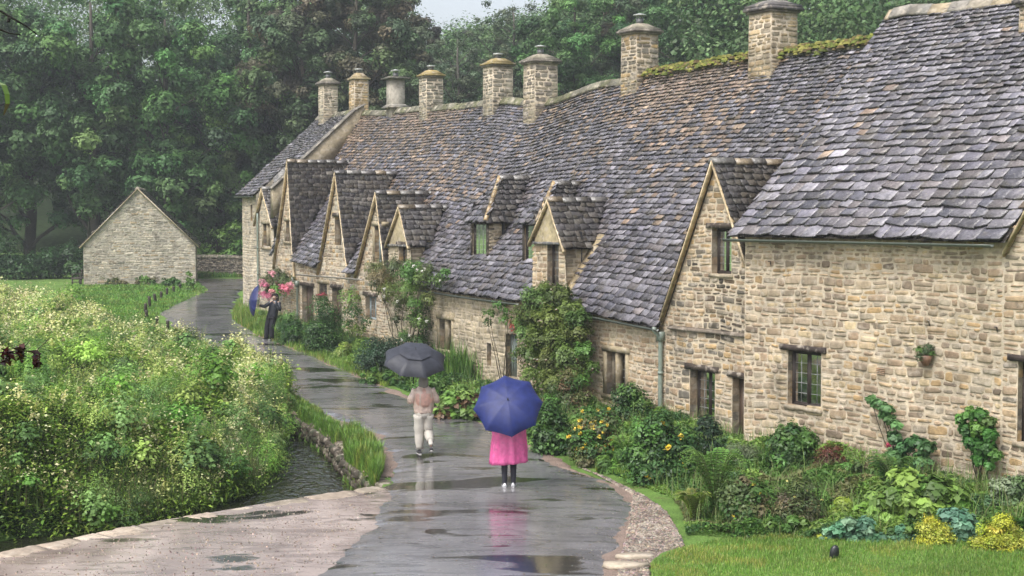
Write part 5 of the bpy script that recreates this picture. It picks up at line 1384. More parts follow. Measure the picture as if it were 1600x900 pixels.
# ---- planting along the row (far to near)
pbush('fern_shrub', 'feathery green shrub just right of the person in black', 'shrub', 426, 474, 484, 542, 6500, .085, MG+DG, asp=.25, push=-.4)
pbush('leafy_plant', 'strappy green plant at the feet of the person in black', 'plant', 398, 424, 484, 522, 1800, .12, LG, asp=.15, nb=10, up=.1)
pbush('clipped_bush', 'dense rounded dark green clipped bush before the gabled cottage', 'bush', 469, 538, 462, 558, 15000, .055, DG+[(.06,.13,.035)], nb=60, depth=.8, shell=.2)
pbush('light_shrub', 'pale yellow-green low shrub right of the clipped bush', 'shrub', 522, 552, 535, 566, 2200, .06, YG, nb=12)
def wallplant(name, label, cat, pxs, N, size, cols, off=-.3, **kw):
    """pxs: clumps (px, py, radius in pixels) close against the row front"""
    sp = []
    for (px, py, r) in pxs:
        u, z = row.uz(px, py, off); x, y = row.xy(u, off); s = F/float(y); sp.append((float(x)+rng.normal(0,.05), float(y), z, 1.2*r/s*rng.uniform(.8, 1.25)))
    return thicket(name, label, cat, sp, N, size, cols, **kw)
wallplant('wall_shrub', 'loose light green climber between the doorway and the blue window', 'climber', [(548,470,13),(553,492,14),(545,512,13),(560,520,13),(556,540,12),(575,505,9),(540,535,11)], 3600, .06, LG+MG, stems=4, flat=1.1)
pbush('dark_bush', 'dense dark bush behind the dark grey umbrella', 'bush', 554, 636, 514, 592, 14000, .05, [(.035,.075,.035),(.045,.09,.045),(.03,.06,.03)], nb=50, depth=.7, shell=.2)
wallplant('climbing_rose', 'tall arching rose climber over the doorway with a few white blooms', 'climber',
   [(586,425,12),(600,438,16),(615,420,14),(628,432,17),(645,424,14),(655,438,15),(668,425,13),(680,440,12),(640,455,14),(612,455,13),(625,475,11),(650,478,12),(668,470,11),(645,500,11),(620,500,9),(660,505,9),(600,470,8),(690,428,9),(632,525,9),(655,535,9),(585,448,10)],
   17000, .06, MG+OL+[(.15,.23,.06)], stems=14, fl=(16,.10,[(.85,.82,.74)],'white_rose'), off=-.55, flat=1.0, shell=.6)
thicket('rose_bush', 'rose bush with white blooms low beside the rose arch', 'bush', [(*gnd(628,583), .5, .35),(*gnd(642,580), .9, .3),(*gnd(618,583), .8, .28),(*gnd(635,580),1.3,.25)], 2400, .06, MG, fl=(7,.11,[(.85,.82,.74)],'white_rose'))
pbush('groundcover', 'low broad-leaved plants behind the first walker, left of the irises', 'plant', 552, 650, 578, 606, 5200, .085, MG+LG, nb=26, depth=.5)
X, Y = gnd(708, 604); mb = MB(); n_ = 900; a_ = rng.normal(0, .42, n_); P = np.stack([X+a_+.05, Y+.5+rng.normal(0, .3, n_), np.full(n_, float(terr(X, Y+.5)))], 1)
blades(mb, P, .85, mixcol(n_, LG+MG), lean=.45, wd=.016); tag(mb.build('iris_clump', M['leaf']), 'upright clump of sword-leaved irises beside the dark grey umbrella', 'plant')
pbush('bergenia', 'low broad-leaved plants between the two walkers with a reddish tinge at the back', 'plant', 672, 760, 606, 662, 3600, .14, LG+[(.16,.10,.05)], nb=34, depth=.5, asp=.75)
pbush('groundcover', 'trailing green plants right behind the first walker', 'plant', 640, 700, 582, 640, 3800, .09, MG+LG, nb=22, depth=.5)
wallplant('climbing_shrub', 'huge yellow-green climber covering the wall and the corner of the low roof', 'climber',
   [(845,470,22),(870,465,20),(835,492,24),(865,498,26),(895,488,20),(825,520,20),(850,530,28),(880,528,26),(905,520,18),(832,556,22),(860,565,28),(892,560,25),(912,548,15),(845,592,22),(875,598,26),(905,590,20),(812,505,12),(925,575,12),(880,462,14),(905,500,14),(860,450,10)],
   34000, .07, [(.14,.20,.045),(.20,.25,.065),(.10,.17,.04),(.12,.22,.05)], stems=12, fl=(22,.05,[(.5,.5,.4),(.4,.15,.12)],'small_bloom'), off=-.6, shell=.4)
wallplant('rose_spray', 'loose rose spray with reddish tips hanging from the gutter left of the climber', 'climber', [(770,492,9),(778,478,9),(785,500,8),(795,488,6),(765,505,6),(805,512,8),(815,520,8)], 800, .07, MG+[(.28,.05,.035)], stems=6, off=-.3)
wallplant('dark_climber', 'dark creeper on the wall corner left of the low cottage window', 'climber', [(668,470,9),(662,490,10),(668,512,9),(660,530,9),(672,545,8)], 2200, .05, DG, stems=3, off=-.15, flat=1.4)
pbush('mixed_shrub', 'olive-green shrub with brownish leaves below the big climber', 'shrub', 838, 945, 585, 672, 10000, .065, OL+MG+[(.15,.10,.05)], nb=40, depth=.5, push=.8, asp=.4)
pbush('broadleaf_shrub', 'mid-green leafy shrub right behind the blue umbrella', 'shrub', 822, 900, 630, 716, 8500, .08, MG+DG, nb=40, depth=.6)
YF = [(.75,.55,.05),(.8,.62,.12)]
pbush('yellow_flower_bush', 'bush sprinkled with many small yellow flowers beside the lane, left one of the pair', 'bush', 884, 985, 636, 735, 11000, .065, MG+OL, nb=44, depth=.6, fl=(70,.09,YF,'yellow_flower'))
pbush('rose_bush', 'dark green rounded shrub behind the yellow flowering bushes', 'bush', 945, 1025, 618, 690, 9000, .065, DG+MG, nb=36, depth=.6, push=1.0, fl=(4,.09,YF,'yellow_flower'))
pbush('yellow_flower_bush', 'darker bush with a few large yellow flowers below the cottage downpipe', 'bush', 975, 1100, 636, 765, 17000, .075, DG+MG, nb=60, depth=.6, fl=(28,.12,YF,'yellow_flower'))
pbush('fern', 'small bright fern between the two yellow flowering bushes', 'fern', 935, 995, 690, 745, 2600, .14, LG, nb=16, asp=.16, up=.3)
pbush('dark_bush', 'dark twiggy bush below the cottage casement window', 'bush', 1080, 1135, 658, 742, 6500, .06, [(.035,.07,.035),(.05,.09,.05)], nb=30, depth=.7, push=.3)
# fern with fronds
def fern(px, py, w_px, h_px, label, n=34, cols=LG):
    X, Y = gnd(px, py); s = F/Y; Rr = w_px/2/s; H = h_px/s; z0 = float(terr(X, Y)); mb = MB(); Pl = []; st = MB()
    for i in range(n):
        q = rng.uniform(0, 6.28); l = rng.uniform(.7, 1.05); top = H*rng.uniform(.7, 1.0); t = np.linspace(0, 1, 22)
        x = X+math.cos(q)*Rr*l*t**1.4; y = Y+math.sin(q)*Rr*l*t**1.4; z = z0+top*np.sin(t*math.pi*.62)
        st.tube(np.stack([x, y, z], 1)[::3], np.linspace(.008, .002, 8), (.10,.14,.04), seg=4)
        c = mixcol(1, cols)[0]
        for k in range(3, 22):
            wl_ = .12*math.sin(math.pi*(t[k]*.85+.12))
            for sg in (-1, 1):
                dd = np.array([-math.sin(q)*sg, math.cos(q)*sg, .0]); f = np.array([math.cos(q), math.sin(q), .3])*.03; b0 = np.array([x[k], y[k], z[k]])
                Pl.append([b0, b0+dd*wl_*.5+f*.2-np.array([0,0,.004]), b0+dd*wl_+f-np.array([0,0,.02]), b0+dd*wl_*.5+f*1.2]); 

        cols_n = 19*2; mb.quads(np.array(Pl[-cols_n:]), np.tile(c, (cols_n, 1)))
    root = empty('fern', (float(X), float(Y), z0), label, 'fern'); mb.build('fronds', M['leaf'], root); st.build('stems', M['stem'], root); return root
fern(1118, 815, 120, 120, 'large fern with long feathery fronds at the corner of the bed')
fern(1085, 818, 60, 55, 'small bright fern in front of the large fern', 22, YG)
fern(975, 738, 50, 60, 'fern with arching fronds between the yellow flowering bushes', 22, LG)
fern(1395, 790, 90, 70, 'arching fern under the long bare wall', 26, MG)
pbush('garden_perennial', 'messy olive and green perennials left of the rose bush by the big house', 'plant', 1120, 1215, 745, 838, 10000, .07, MG+OL, nb=46, depth=.5, fl=(8,.05,YF,'yellow_flower'))
pbush('garden_perennial', 'brownish green seed-heads and perennials under the corner window', 'plant', 1200, 1300, 752, 838, 9500, .06, OL+[(.14,.12,.07),(.11,.15,.06)], nb=46, depth=.5, asp=.3, fl=(10,.045,[(.6,.55,.2)],'yellow_flower'))
pbush('grey_grass', 'pale greyish grassy plant at the doorway corner of the big house', 'plant', 1135, 1195, 690, 760, 3000, .09, [(.18,.22,.12),(.14,.18,.09)], nb=20, asp=.12, up=.15, push=.4)
pbush('rose_bush', 'dark glossy green bush against the big wall under its window', 'bush', 1192, 1290, 680, 768, 8500, .085, DG+MG, nb=40, depth=.5, push=.6)
pbush('red_shrub', 'small rusty red shrub against the big wall', 'shrub', 1272, 1336, 712, 775, 5000, .05, [(.16,.06,.04),(.12,.06,.04),(.2,.1,.06)], nb=26, depth=.5, push=.7, asp=.3)
def wallplantR(name, label, cat, pxs, N, size, cols, off=-.25, **kw):
    sp = []
    for (px, py, r) in pxs:
        u, z = RB.uz(px, py, off); x, y = RB.xy(u, off); s = F/float(y); sp.append((float(x), float(y), z, r/s))
    return thicket(name, label, cat, sp, N, size, cols, **kw)
wallplantR('hollyhock', 'tall leaning broad-leaved plant with one pink bloom against the big bare wall', 'plant', [(1362,625,8),(1372,632,9),(1385,640,10),(1390,655,9),(1400,665,9),(1398,685,12),(1415,700,13),(1400,712,14),(1430,692,13),(1448,700,13),(1410,730,17),(1440,722,15),(1425,745,16),(1405,755,14),(1380,650,6)], 3600, .10, [(.08,.19,.06),(.11,.23,.08),(.14,.28,.10)], asp=.75, stems=9, off=-.35)
wallplantR('climbing_plant', 'upright leafy climber near the right end of the bare wall', 'climber', [(1502,655,9),(1515,650,10),(1530,648,11),(1545,660,10),(1510,672,12),(1528,670,14),(1548,680,12),(1520,692,14),(1540,700,14),(1555,712,10),(1530,716,12),(1545,728,9),(1515,640,6)], 4200, .09, [(.07,.19,.04),(.11,.25,.05),(.17,.31,.07)], asp=.7, stems=9, off=-.3)
# the pink bloom of the hollyhock
u_, z_ = RB.uz(1388, 695, -.55); fm = MB(); leaves(fm, np.repeat([RB.p(u_, -.55, z_)], 14, 0)+rng.normal(0,.022,(14,3)), .07, mixcol(14, [(.55,.10,.16)]), asp=1.0)
tag(fm.build('rose_bloom', M['petal']), 'single deep pink bloom against the big bare wall', 'flower')
pbush('broadleaf_clump', 'wide clump of large yellow-green leaves in front of the bare wall', 'plant', 1340, 1535, 742, 842, 9500, .15, [(.19,.32,.06),(.25,.38,.08),(.14,.25,.05)], nb=60, depth=.35, asp=.7, up=.5, push=.2)
pbush('lime_plant', 'narrow lime-green leafed clump left of the big yellow-green clump', 'plant', 1292, 1350, 772, 832, 2600, .16, [(.24,.33,.04),(.18,.28,.05)], nb=18, asp=.2, up=.2)
pbush('blue_green_mound', 'low mound of scalloped blue-green leaves at the lawn edge, left one', 'plant', 1278, 1400, 808, 856, 5200, .085, BGc, nb=40, depth=.4, asp=.9, up=.7)
pbush('blue_green_mound', 'low blue-green leaves between the two yellow flower drifts', 'plant', 1470, 1540, 790, 856, 4200, .10, BGc, nb=30, depth=.5, asp=.9, up=.7)
pbush('green_mound', 'low green mound under the big yellow-green clump', 'plant', 1390, 1450, 815, 856, 2600, .08, BGc+MG, nb=20, depth=.5, asp=.9, up=.7)
AL = [(.48,.50,.05),(.55,.56,.10),(.38,.44,.05)]
pbush('yellow_flower_drift', 'drift of frothy yellow-lime flowers at the lawn edge, left of the blue-green leaves', 'flowers', 1436, 1500, 800, 862, 9000, .032, AL, nb=36, depth=.5, shell=.6, lv=.2)
pbush('yellow_flower_drift', 'large drift of frothy yellow-lime flowers cut by the right picture edge', 'flowers', 1518, 1625, 800, 872, 16000, .032, AL, nb=60, depth=.5, shell=.6, lv=.2)
pbush('yellow_flower_drift', 'small patch of yellow flowers at the far left end of the blue-green mound', 'flowers', 1275, 1305, 832, 852, 1200, .03, AL, nb=12, depth=.5, shell=.6)
pbush('silver_plant', 'whitish variegated leafy plant behind the yellow drift at the right edge', 'plant', 1538, 1640, 750, 820, 6500, .07, [(.35,.40,.28),(.14,.22,.10),(.10,.17,.08)], nb=34, depth=.5, asp=.5)
pbush('garden_perennial', 'low green foliage in the front of the bed between fern and brown perennials', 'plant', 1150, 1280, 805, 845, 5000, .08, MG+LG, nb=30, depth=.4)
pbush('creeping_plant', 'low creeping plants along the foot of the big wall', 'plant', 1290, 1440, 745, 790, 6000, .07, OL+MG, nb=40, depth=.25, push=.8)
for (x0, x1_, y0, y1_, c, lab) in ((150,195,430,449,OL,'weedy green plants at the left foot of the barn gable'),(200,245,428,449,OL+LG,'weedy yellow-green plants at the middle foot of the barn gable'),(246,292,432,452,MG,'green shrubs at the right foot of the barn gable'),(286,304,425,458,LG,'tall grass clump at the right corner of the barn')):
    pbush('barn_weeds', lab, 'plant', x0, x1_, y0, y1_, 2600, .09, c, nb=22, depth=.3, push=-.5)
# hanging flowers on the far cottage
u_, z_ = row.uz(433, 447, -.35); hsp = []
for (px, py, r) in ((420,440,11),(432,432,13),(445,440,12),(438,452,13),(425,455,11),(450,450,8)):
    u2, z2 = row.uz(px, py, -.5); x, y = row.xy(u2, -.5); hsp.append((float(x), float(y), z2, r/(F/float(y))))
root = empty('hanging_basket', (hsp[0][0], hsp[0][1], hsp[0][2]), 'hanging mass of pink flowers and leaves on the far cottage above the person in black', 'hanging basket')
m = MB(); cloud(m, np.array(hsp)[:,:3], np.array(hsp)[:,3]*1.15, 5200, .065, LG+OL); m.build('foliage', M['leaf'], root)
m = MB()
for (px, py, r, n_) in ((448,452,10,520),(453,446,7,240),(441,448,6,160),(414,447,8,300),(420,464,9,380),(412,460,8,260),(425,428,7,200),(410,440,6,160),(426,456,6,140)):
    u2, z2 = row.uz(px, py, -.85); x, y = row.xy(u2, -.85); r_ = .95*r/(F/float(y))
    cloud(m, [(float(x), float(y), z2)], [r_], n_, .055, [(.75,.24,.32),(.82,.42,.45),(.62,.2,.28)], asp=.9, shell=.7)
m.build('pink_flowers', M['petal'], root)
m = MB(); b_ = row.p(*row.uz(435, 430, 0)[:1], 0, row.uz(435, 428, 0)[1]); e_ = row.p(row.uz(435, 430, -.7)[0], -.7, row.uz(435, 430, -.7)[1]); m.tube([b_, (b_+e_)/2+np.array([0,0,.12]), e_], .012, (.03,.03,.03), seg=6)
m.tube([e_, e_-np.array([0,0,.4])], .006, (.03,.03,.03), seg=5); m.tube([e_-np.array([0,0,.40]), e_-np.array([0,0,.22])], [.10,.17], (.12,.07,.04), seg=12); m.build('bracket', M['metal'], root)
# wall pot with a plant on the big house
u_, z_ = RB.uz(1446, 562, -.14); pw = empty('wall_planter', tuple(map(float, RB.p(u_, -.14, z_))), 'small terracotta planter of greenery fixed high on the bare wall of the big house', 'planter')
m = MB(); m.tube([RB.p(u_, -.14, z_-.12), RB.p(u_, -.14, z_-.02), RB.p(u_, -.14, z_+.08)], [.05,.11,.14], (.20,.11,.07), seg=14); m.build('pot', M['plain'], pw)
m = MB(); cc_ = RB.p(u_, -.16, z_+.13); cloud(m, [cc_, cc_+[.08,0,.1], cc_+[-.1,0,.05], cc_+[-.12,-.05,-.08], cc_+[.1,-.05,-.02]], [.12,.1,.1,.09,.08], 900, .055, MG+[(.10,.15,.07)], asp=.3, shell=.7); m.build('foliage', M['leaf'], pw)
# geraniums in the small window of the gabled cottage
wallplant('window_flowers', 'dark red flowers on the small square window ledge of the gabled cottage', 'flowers', [(499,463,4),(506,462,4)], 260, .05, [(.3,.03,.06),(.06,.12,.03),(.2,.03,.05)], off=-.12, stems=0)

# ------------------------------------------------------------------ people
def body(joints, edges, origin, head, scale, m_, parent, name='person'):
    """one continuous skinned figure; joints name -> (x right, y forward, z up, rx, ry)"""
    names = [k for k in joints if any(k in e for e in edges)]; me = bpy.data.meshes.new(name); c_, s_ = math.cos(head), math.sin(head)
    V = [((joints[k][0]*c_-joints[k][1]*s_)*scale, (joints[k][0]*s_+joints[k][1]*c_)*scale, joints[k][2]*scale) for k in names]
    me.from_pydata(V, [(names.index(a), names.index(b)) for a, b in edges], [])
    o = bpy.data.objects.new(name, me); col.objects.link(o); o.location = origin; me.materials.append(m_)
    sk = o.modifiers.new('Skin', 'SKIN'); 
    lay = me.skin_vertices[0] if me.skin_vertices else None
    if lay is None:
        bmx = __import__('bmesh').new(); bmx.from_mesh(me); bmx.verts.layers.skin.verify(); bmx.to_mesh(me); bmx.free(); lay = me.skin_vertices[0]
    for i, k in enumerate(names): lay.data[i].radius = (joints[k][3]*scale, joints[k][4]*scale); lay.data[i].use_root = (k == 'pelvis')
    sb = o.modifiers.new('Subdiv', 'SUBSURF'); sb.levels = 2; sb.render_levels = 2; sk.use_smooth_shade = True
    return o
def pose(**kw):
    J = dict(pelvis=(0,0,.93,.14,.11), waist=(0,0,1.08,.125,.095), chest=(0,.0,1.27,.15,.105), upper=(0,-.01,1.39,.12,.09), neck=(0,.01,1.47,.052,.052), skull=(0,.035,1.55,.07,.078), crown=(0,.02,1.63,.078,.092), top=(0,.015,1.685,.05,.06), nose=(0,.135,1.565,.012,.012),
             shR=(.165,0,1.39,.06,.06), shL=(-.165,0,1.39,.06,.06), elR=(.24,-.02,1.13,.042,.042), elL=(-.24,-.02,1.13,.042,.042), wrR=(.25,.1,.92,.028,.024), wrL=(-.25,.1,.92,.028,.024),
             hipR=(.09,0,.88,.085,.09), hipL=(-.09,0,.88,.085,.09), knR=(.095,.02,.49,.056,.058), knL=(-.095,.02,.49,.056,.058), anR=(.09,-.02,.09,.03,.03), anL=(-.09,-.02,.09,.03,.03), toR=(.10,.13,.035,.018,.014), toL=(-.10,.13,.035,.018,.014))
    J.update(kw)
    E = [('pelvis','waist'),('waist','chest'),('chest','upper'),('upper','neck'),('neck','skull'),('skull','crown'),('crown','top'),('skull','nose'),('upper','shR'),('upper','shL'),('shR','elR'),('shL','elL'),('elR','wrR'),('elL','wrL'),
         ('pelvis','hipR'),('pelvis','hipL'),('hipR','knR'),('hipL','knL'),('knR','anR'),('knL','anL'),('anR','toR'),('anL','toL')]
    for sd_, sg in (('R', 1), ('L', -1)):           # palm, four fingers and a thumb, curled
        w_ = np.array(J['wr'+sd_][:3]); e = np.array(J['el'+sd_][:3]); d = (w_-e)/np.linalg.norm(w_-e); a = np.cross(d, [0,0,1.]); a /= np.linalg.norm(a)+1e-9; b = np.cross(a, d)
        J['pa'+sd_] = (*(w_+d*.055), .032, .018); E.append(('wr'+sd_, 'pa'+sd_))
        for i, (o_, l) in enumerate(((-.03,.068),(-.01,.076),(.011,.072),(.03,.056))):
            k1, k2, k3 = (f'f{sd_}{i}{q}' for q in 'abc'); r_ = .0088
            J[k1] = (*(w_+d*.09+a*o_), r_, r_); J[k2] = (*(w_+d*(.09+l*.5)+a*o_+b*-.014), r_, r_); J[k3] = (*(w_+d*(.09+l*.72)+a*o_+b*-.042), r_*.85, r_*.85)
            E += [('pa'+sd_, k1), (k1, k2), (k2, k3)]
        J['t1'+sd_] = (*(w_+d*.04+a*-.035*sg+b*-.008), .012, .012); J['t2'+sd_] = (*(w_+d*.075+a*-.05*sg+b*-.03), .01, .01); E += [('pa'+sd_, 't1'+sd_), ('t1'+sd_, 't2'+sd_)]
    for t in ('toR', 'toL'): J[t+'_'] = J[t]
    E = [e for e in E if e[1] not in ('toR', 'toL')]
    return J, E
class Dress:
    """clothes drawn in the figure's own frame"""
    def __init__(s, origin, head, scale): s.o = np.array(origin, float); s.c, s.s = math.cos(head), math.sin(head); s.k = scale; s.mb = MB(); s.head = head
    def W(s, p): p = np.asarray(p, float); return np.stack([(p[...,0]*s.c-p[...,1]*s.s)*s.k, (p[...,0]*s.s+p[...,1]*s.c)*s.k, p[...,2]*s.k], -1)+s.o
    def rings(s, rows, colr, seg=28, folds=0, amp=.0, ph=0.0, cap=True, mat=0, noise=.006):
        """rows: (x, y, z, rx, ry, foldscale)"""
        rr = []
        for i, r in enumerate(rows):
            q = np.linspace(0, 2*math.pi, seg, endpoint=False); f = r[5] if len(r) > 5 else 1
            m = 1+amp*f*np.sin(q*folds+ph+.25*i)+amp*f*.6*np.sin(q*(folds*1.7)+1.3+ph)+rng.normal(0, noise, seg)
            rr.append(s.W(np.stack([r[0]+np.cos(q)*r[3]*m, r[1]+np.sin(q)*r[4]*m, np.full(seg, r[2])+(r[6]*np.cos(q) if len(r) > 6 else 0)], 1)))
        s.mb.loft(rr, colr, mat, cap)
    def limb(s, path, rad, colr, seg=14, wr=.05, mat=0):
        path = np.array(path, float); t = np.linspace(0, len(path)-1, (len(path)-1)*5+1); P = np.stack([np.interp(t, range(len(path)), path[:,k]) for k in range(3)], 1); r = np.interp(t, range(len(path)), rad)
        r = r*(1+wr*np.sin(t*9.1+1)+wr*.6*np.sin(t*17)); s.mb.tube(s.W(P), r*s.k, colr, mat, seg)
    def build(s, name, m_, parent):
        o = s.mb.build(name, m_, None, smooth=True); o.parent = parent; o.matrix_parent_inverse = Matrix.Translation(-parent.location); s.mb = MB(); return o
def shoe(D, an, to, colr, sole, heel=0):
    an, to = np.array(an[:3]), np.array(to[:3]); d = to-an; d[2] = 0; d /= np.linalg.norm(d); b = np.array([-d[1], d[0], 0]); base = an*1.0; p0 = an-d*.075; ln = .275
    pit = (to[2]-an[2]+.055)/.15
    rings = []; srings = []
    for t, wd, h in ((0,.028,.075),(.08,.038,.085),(.3,.04,.09),(.5,.042,.072),(.75,.046,.05),(.93,.036,.036),(1,.012,.022)):
        c = p0+d*ln*t; z0 = -.088+pit*ln*t*.55
        ring = [c+b*math.cos(q)*wd+np.array([0,0,max(0, math.sin(q))*h+.022]) for q in np.linspace(0, 2*math.pi, 14, endpoint=False)]
        rings.append(D.W(np.array(ring)+[0,0,z0])); sr = [c+b*math.cos(q)*wd*1.06+np.array([0,0,.012+.012*math.sin(q)]) for q in np.linspace(0, 2*math.pi, 14, endpoint=False)]; srings.append(D.W(np.array(sr)+[0,0,z0]))
    D.mb.loft(rings, colr); D.mb.loft(srings, sole)
def face(D, J, parent, hair, long_=False, eyes=True):
    x, y, z = J['skull'][:3]; y0 = y+.02
    D.mb = MB()
    rows_ = [(x, y-.01, z+.17, .05, .06), (x, y-.015, z+.145, .088, .10), (x, y-.03, z+.10, .108, .108), (x, y-.055, z+.04, .118, .085), (x, y-.065, z-.02, .122, .072), (x, y-.065, z-.07, .12, .066)]
    if long_: rows_ += [(x, y-.04, z-.14, .125, .085), (x, y-.05, z-.24, .10, .05), (x, y-.04, z-.30, .06, .03)]
    D.rings(rows_, hair, seg=24, folds=7, amp=.02); D.build('hair', M['cloth'], parent)
    if eyes:
        for sg in (-1, 1):
            D.mb.tube(D.W(np.array([(x+sg*.031, y+.062, z+.035), (x+sg*.031, y+.08, z+.035)])), .011*D.k, (.75,.72,.7), seg=8); D.mb.tube(D.W(np.array([(x+sg*.031, y+.078, z+.035), (x+sg*.031, y+.083, z+.035)])), .006*D.k, (.03,.02,.015), seg=8)
            D.mb.tube(D.W(np.array([(x+sg*.018, y+.082, z+.058), (x+sg*.045, y+.074, z+.058)])), .004*D.k, hair, seg=5)
        D.mb.tube(D.W(np.array([(x-.024, y+.078, z-.035), (x, y+.086, z-.037), (x+.024, y+.078, z-.035)])), .006*D.k, (.45,.15,.13), seg=6); D.build('face', M['skin'], parent)
        for sg in (-1, 1):
            D.mb.rings if False else None
            D.mb.tube(D.W(np.array([(x+sg*.076, y, z+.0), (x+sg*.086, y-.006, z+.02), (x+sg*.08, y-.006, z+.045)])), .012*D.k, (.5,.33,.25), seg=6)
        D.build('ears', M['skin'], parent)
SK = mat('skin_tone', base=(.52,.33,.24), attr=False, rough=.5, noise=(20, .05))

def umbrella(name, label, C, axis, Rd, colr, rim2=None, ribs=8, roll=0.0, handle=.8, hcol=(.02,.02,.02), sag=.40, vent=False, lean=None):
    """canopy of curved gores between ribs, centred at C, top pointing along axis"""
    ax = np.array(axis, float); ax /= np.linalg.norm(ax); ref = np.array([0,0,1.]) if abs(ax[2]) < .95 else np.array([0,1.,0])
    a = np.cross(ax, ref); a /= np.linalg.norm(a); b = np.cross(ax, a); C = np.array(C, float)
    root = empty('umbrella', tuple(C), label, 'umbrella', 'open umbrellas in the rain')
    def P(q, t, lift=0.0):
        # flat gores stretched between straight chords of neighbouring ribs
        k = (q-roll)/(2*math.pi/ribs); i0 = math.floor(k+1e-9); fr = k-i0; v = 4*fr*(1-fr)
        r = Rd*math.sin(t*1.28)/math.sin(1.28); h = Rd*sag*(math.cos(t*1.28)-math.cos(1.28))/(1-math.cos(1.28))
        A = [a*math.cos(roll+2*math.pi*(i0+d)/ribs)+b*math.sin(roll+2*math.pi*(i0+d)/ribs) for d in (0, 1)]
        return C+(A[0]*(1-fr)+A[1]*fr)*r*(1-.03*v*t*t)+ax*(h+lift-Rd*.012*v*t)
    m = MB(); nq = ribs*8; T = np.linspace(.02, 1, 14); V = [P(2*math.pi*i/nq+roll, t) for t in T for i in range(nq)]
    V2 = [P(2*math.pi*i/nq+roll, t, -.004) for t in T for i in range(nq)]
    n1 = len(V); fs = []; cs = []
    for j in range(len(T)-1):
        for i in range(nq):
            f = (j*nq+i, j*nq+(i+1) % nq, (j+1)*nq+(i+1) % nq, (j+1)*nq+i); fs.append(f); fs.append(tuple(x+n1 for x in f[::-1]))
    fs.append(tuple(range(nq))[::-1])
    m.add(V+V2, fs, colr); m.build('canopy', M['nylon'], root)
    if vent:
        m = MB(); V = [P(2*math.pi*i/nq+roll, t, .022+.012*t) for t in np.linspace(.02, .42, 6) for i in range(nq)]
        m.add(V, [(j*nq+i, j*nq+(i+1) % nq, (j+1)*nq+(i+1) % nq, (j+1)*nq+i) for j in range(5) for i in range(nq)], np.array(colr)*1.15); m.build('vent_canopy', M['nylon'], root, smooth=True)
    apex = P(0, 0)
    for i in range(ribs):
        q = roll+2*math.pi*i/ribs; r_ = MB(); r_.tube([P(q, t, -.008) for t in np.linspace(.03, 1.0, 10)], .0035, (.25,.25,.26), seg=5)
        r_.tube([P(q, .52, -.01), apex-ax*Rd*.52], .003, (.3,.3,.3), seg=5); r_.tube([P(q, .995, 0), P(q, 1.03, -.004)], .006, (.05,.05,.05), seg=5); r_.build('rib', M['metal'], root)
        # piping: a stitched seam over each rib
    s_ = MB(); s_.tube([apex-ax*handle, apex+ax*.01], .006, (.3,.3,.31), seg=8); s_.tube([apex-ax*.01, apex+ax*.03], .014, (.03,.03,.03), seg=8); s_.tube([apex+ax*.02, apex+ax*.075], [.006,.004], (.03,.03,.03), seg=6); s_.build('shaft', M['metal'], root)
    h_ = MB(); e = apex-ax*handle; up_ = b
    h_.tube([e+ax*.12, e, e-ax*.05]+[e-ax*.05-ax*.045*math.sin(u)+up_*.045*(1-math.cos(u)) for u in np.linspace(.4, math.pi, 6)], .013, hcol, seg=8); h_.build('handle', M['plain'], root)
    return root, e

# first walker: pale clothes, dark grey umbrella
X, Y = gnd(662, 714); z0 = float(g(Y))+.05; hd = R(12); O = (X, Y, z0)
J, E = pose(knL=(-.09,.05,.49,.056,.058), anL=(-.08,.06,.09,.03,.03), toL=(-.09,.21,.035,.018,.014), knR=(.10,.06,.50,.056,.058), anR=(.13,-.22,.20,.03,.03), toR=(.14,-.12,.075,.018,.014),
            elR=(.285,.0,1.16,.042,.042), wrR=(.10,.26,1.20,.028,.024), elL=(-.285,.0,1.16,.042,.042), wrL=(-.06,.27,1.24,.028,.024))
pA = empty('person', O, 'walker seen from behind in pale wet jacket and beige trousers, under a dark grey umbrella', 'person', 'people on the lane')
def mk(O, hd, sc, J, E, root):
    o = body(J, E, (0,0,0), hd, sc, SK, root, 'body'); o.parent = root; o.location = (0,0,0); return o
mk(O, hd, 1.0, J, E, pA); D = Dress(O, hd, 1.0)
jc = (.64,.49,.42)
D.rings([(0,0,.90,.185,.135,1.3),(0,0,.93,.20,.15,1.2),(0,0,.97,.195,.145,1.5),(0,0,1.05,.205,.15,1.5),(0,-.01,1.15,.21,.155,1.2),(0,-.015,1.25,.22,.155,1),(0,-.02,1.34,.215,.145,.8),(0,-.015,1.41,.19,.12,.6),(0,0,1.46,.12,.10,.5),(0,.01,1.50,.085,.085,.4)], jc, folds=6, amp=.045, noise=.012)
for sg in (-1, 1): D.limb([(sg*.16,0,1.40), J['elR' if sg > 0 else 'elL'][:3], J['wrR' if sg > 0 else 'wrL'][:3]], [.085,.08,.05], jc, wr=.06)
D.build('jacket', M['plasticsheet'], pA)
D.rings([(0,-.045,1.04,.14,.112,.5),(0,-.045,1.12,.185,.128,.5),(0,-.045,1.22,.20,.133,.5),(0,-.045,1.32,.20,.126,.4),(0,-.04,1.39,.165,.105,.3),(0,-.03,1.44,.10,.085,.3)], (.68,.40,.33), folds=5, amp=.03); D.build('back_panel', M['plasticsheet'], pA)
D.rings([(0,-.005,1.44,.10,.10,.5),(0,0,1.50,.105,.12,.5),(0,.005,1.57,.108,.125,.3),(0,.0,1.64,.10,.115,.3),(0,0,1.70,.07,.08,.3),(0,0,1.73,.02,.02,.3)], (.24,.22,.20), folds=4, amp=.03); D.build('hood', M['cloth'], pA)
tc = (.56,.52,.46)
D.rings([(0,0,.80,.17,.13),(0,0,.88,.18,.135),(0,0,.95,.175,.13)], tc, folds=5, amp=.02)
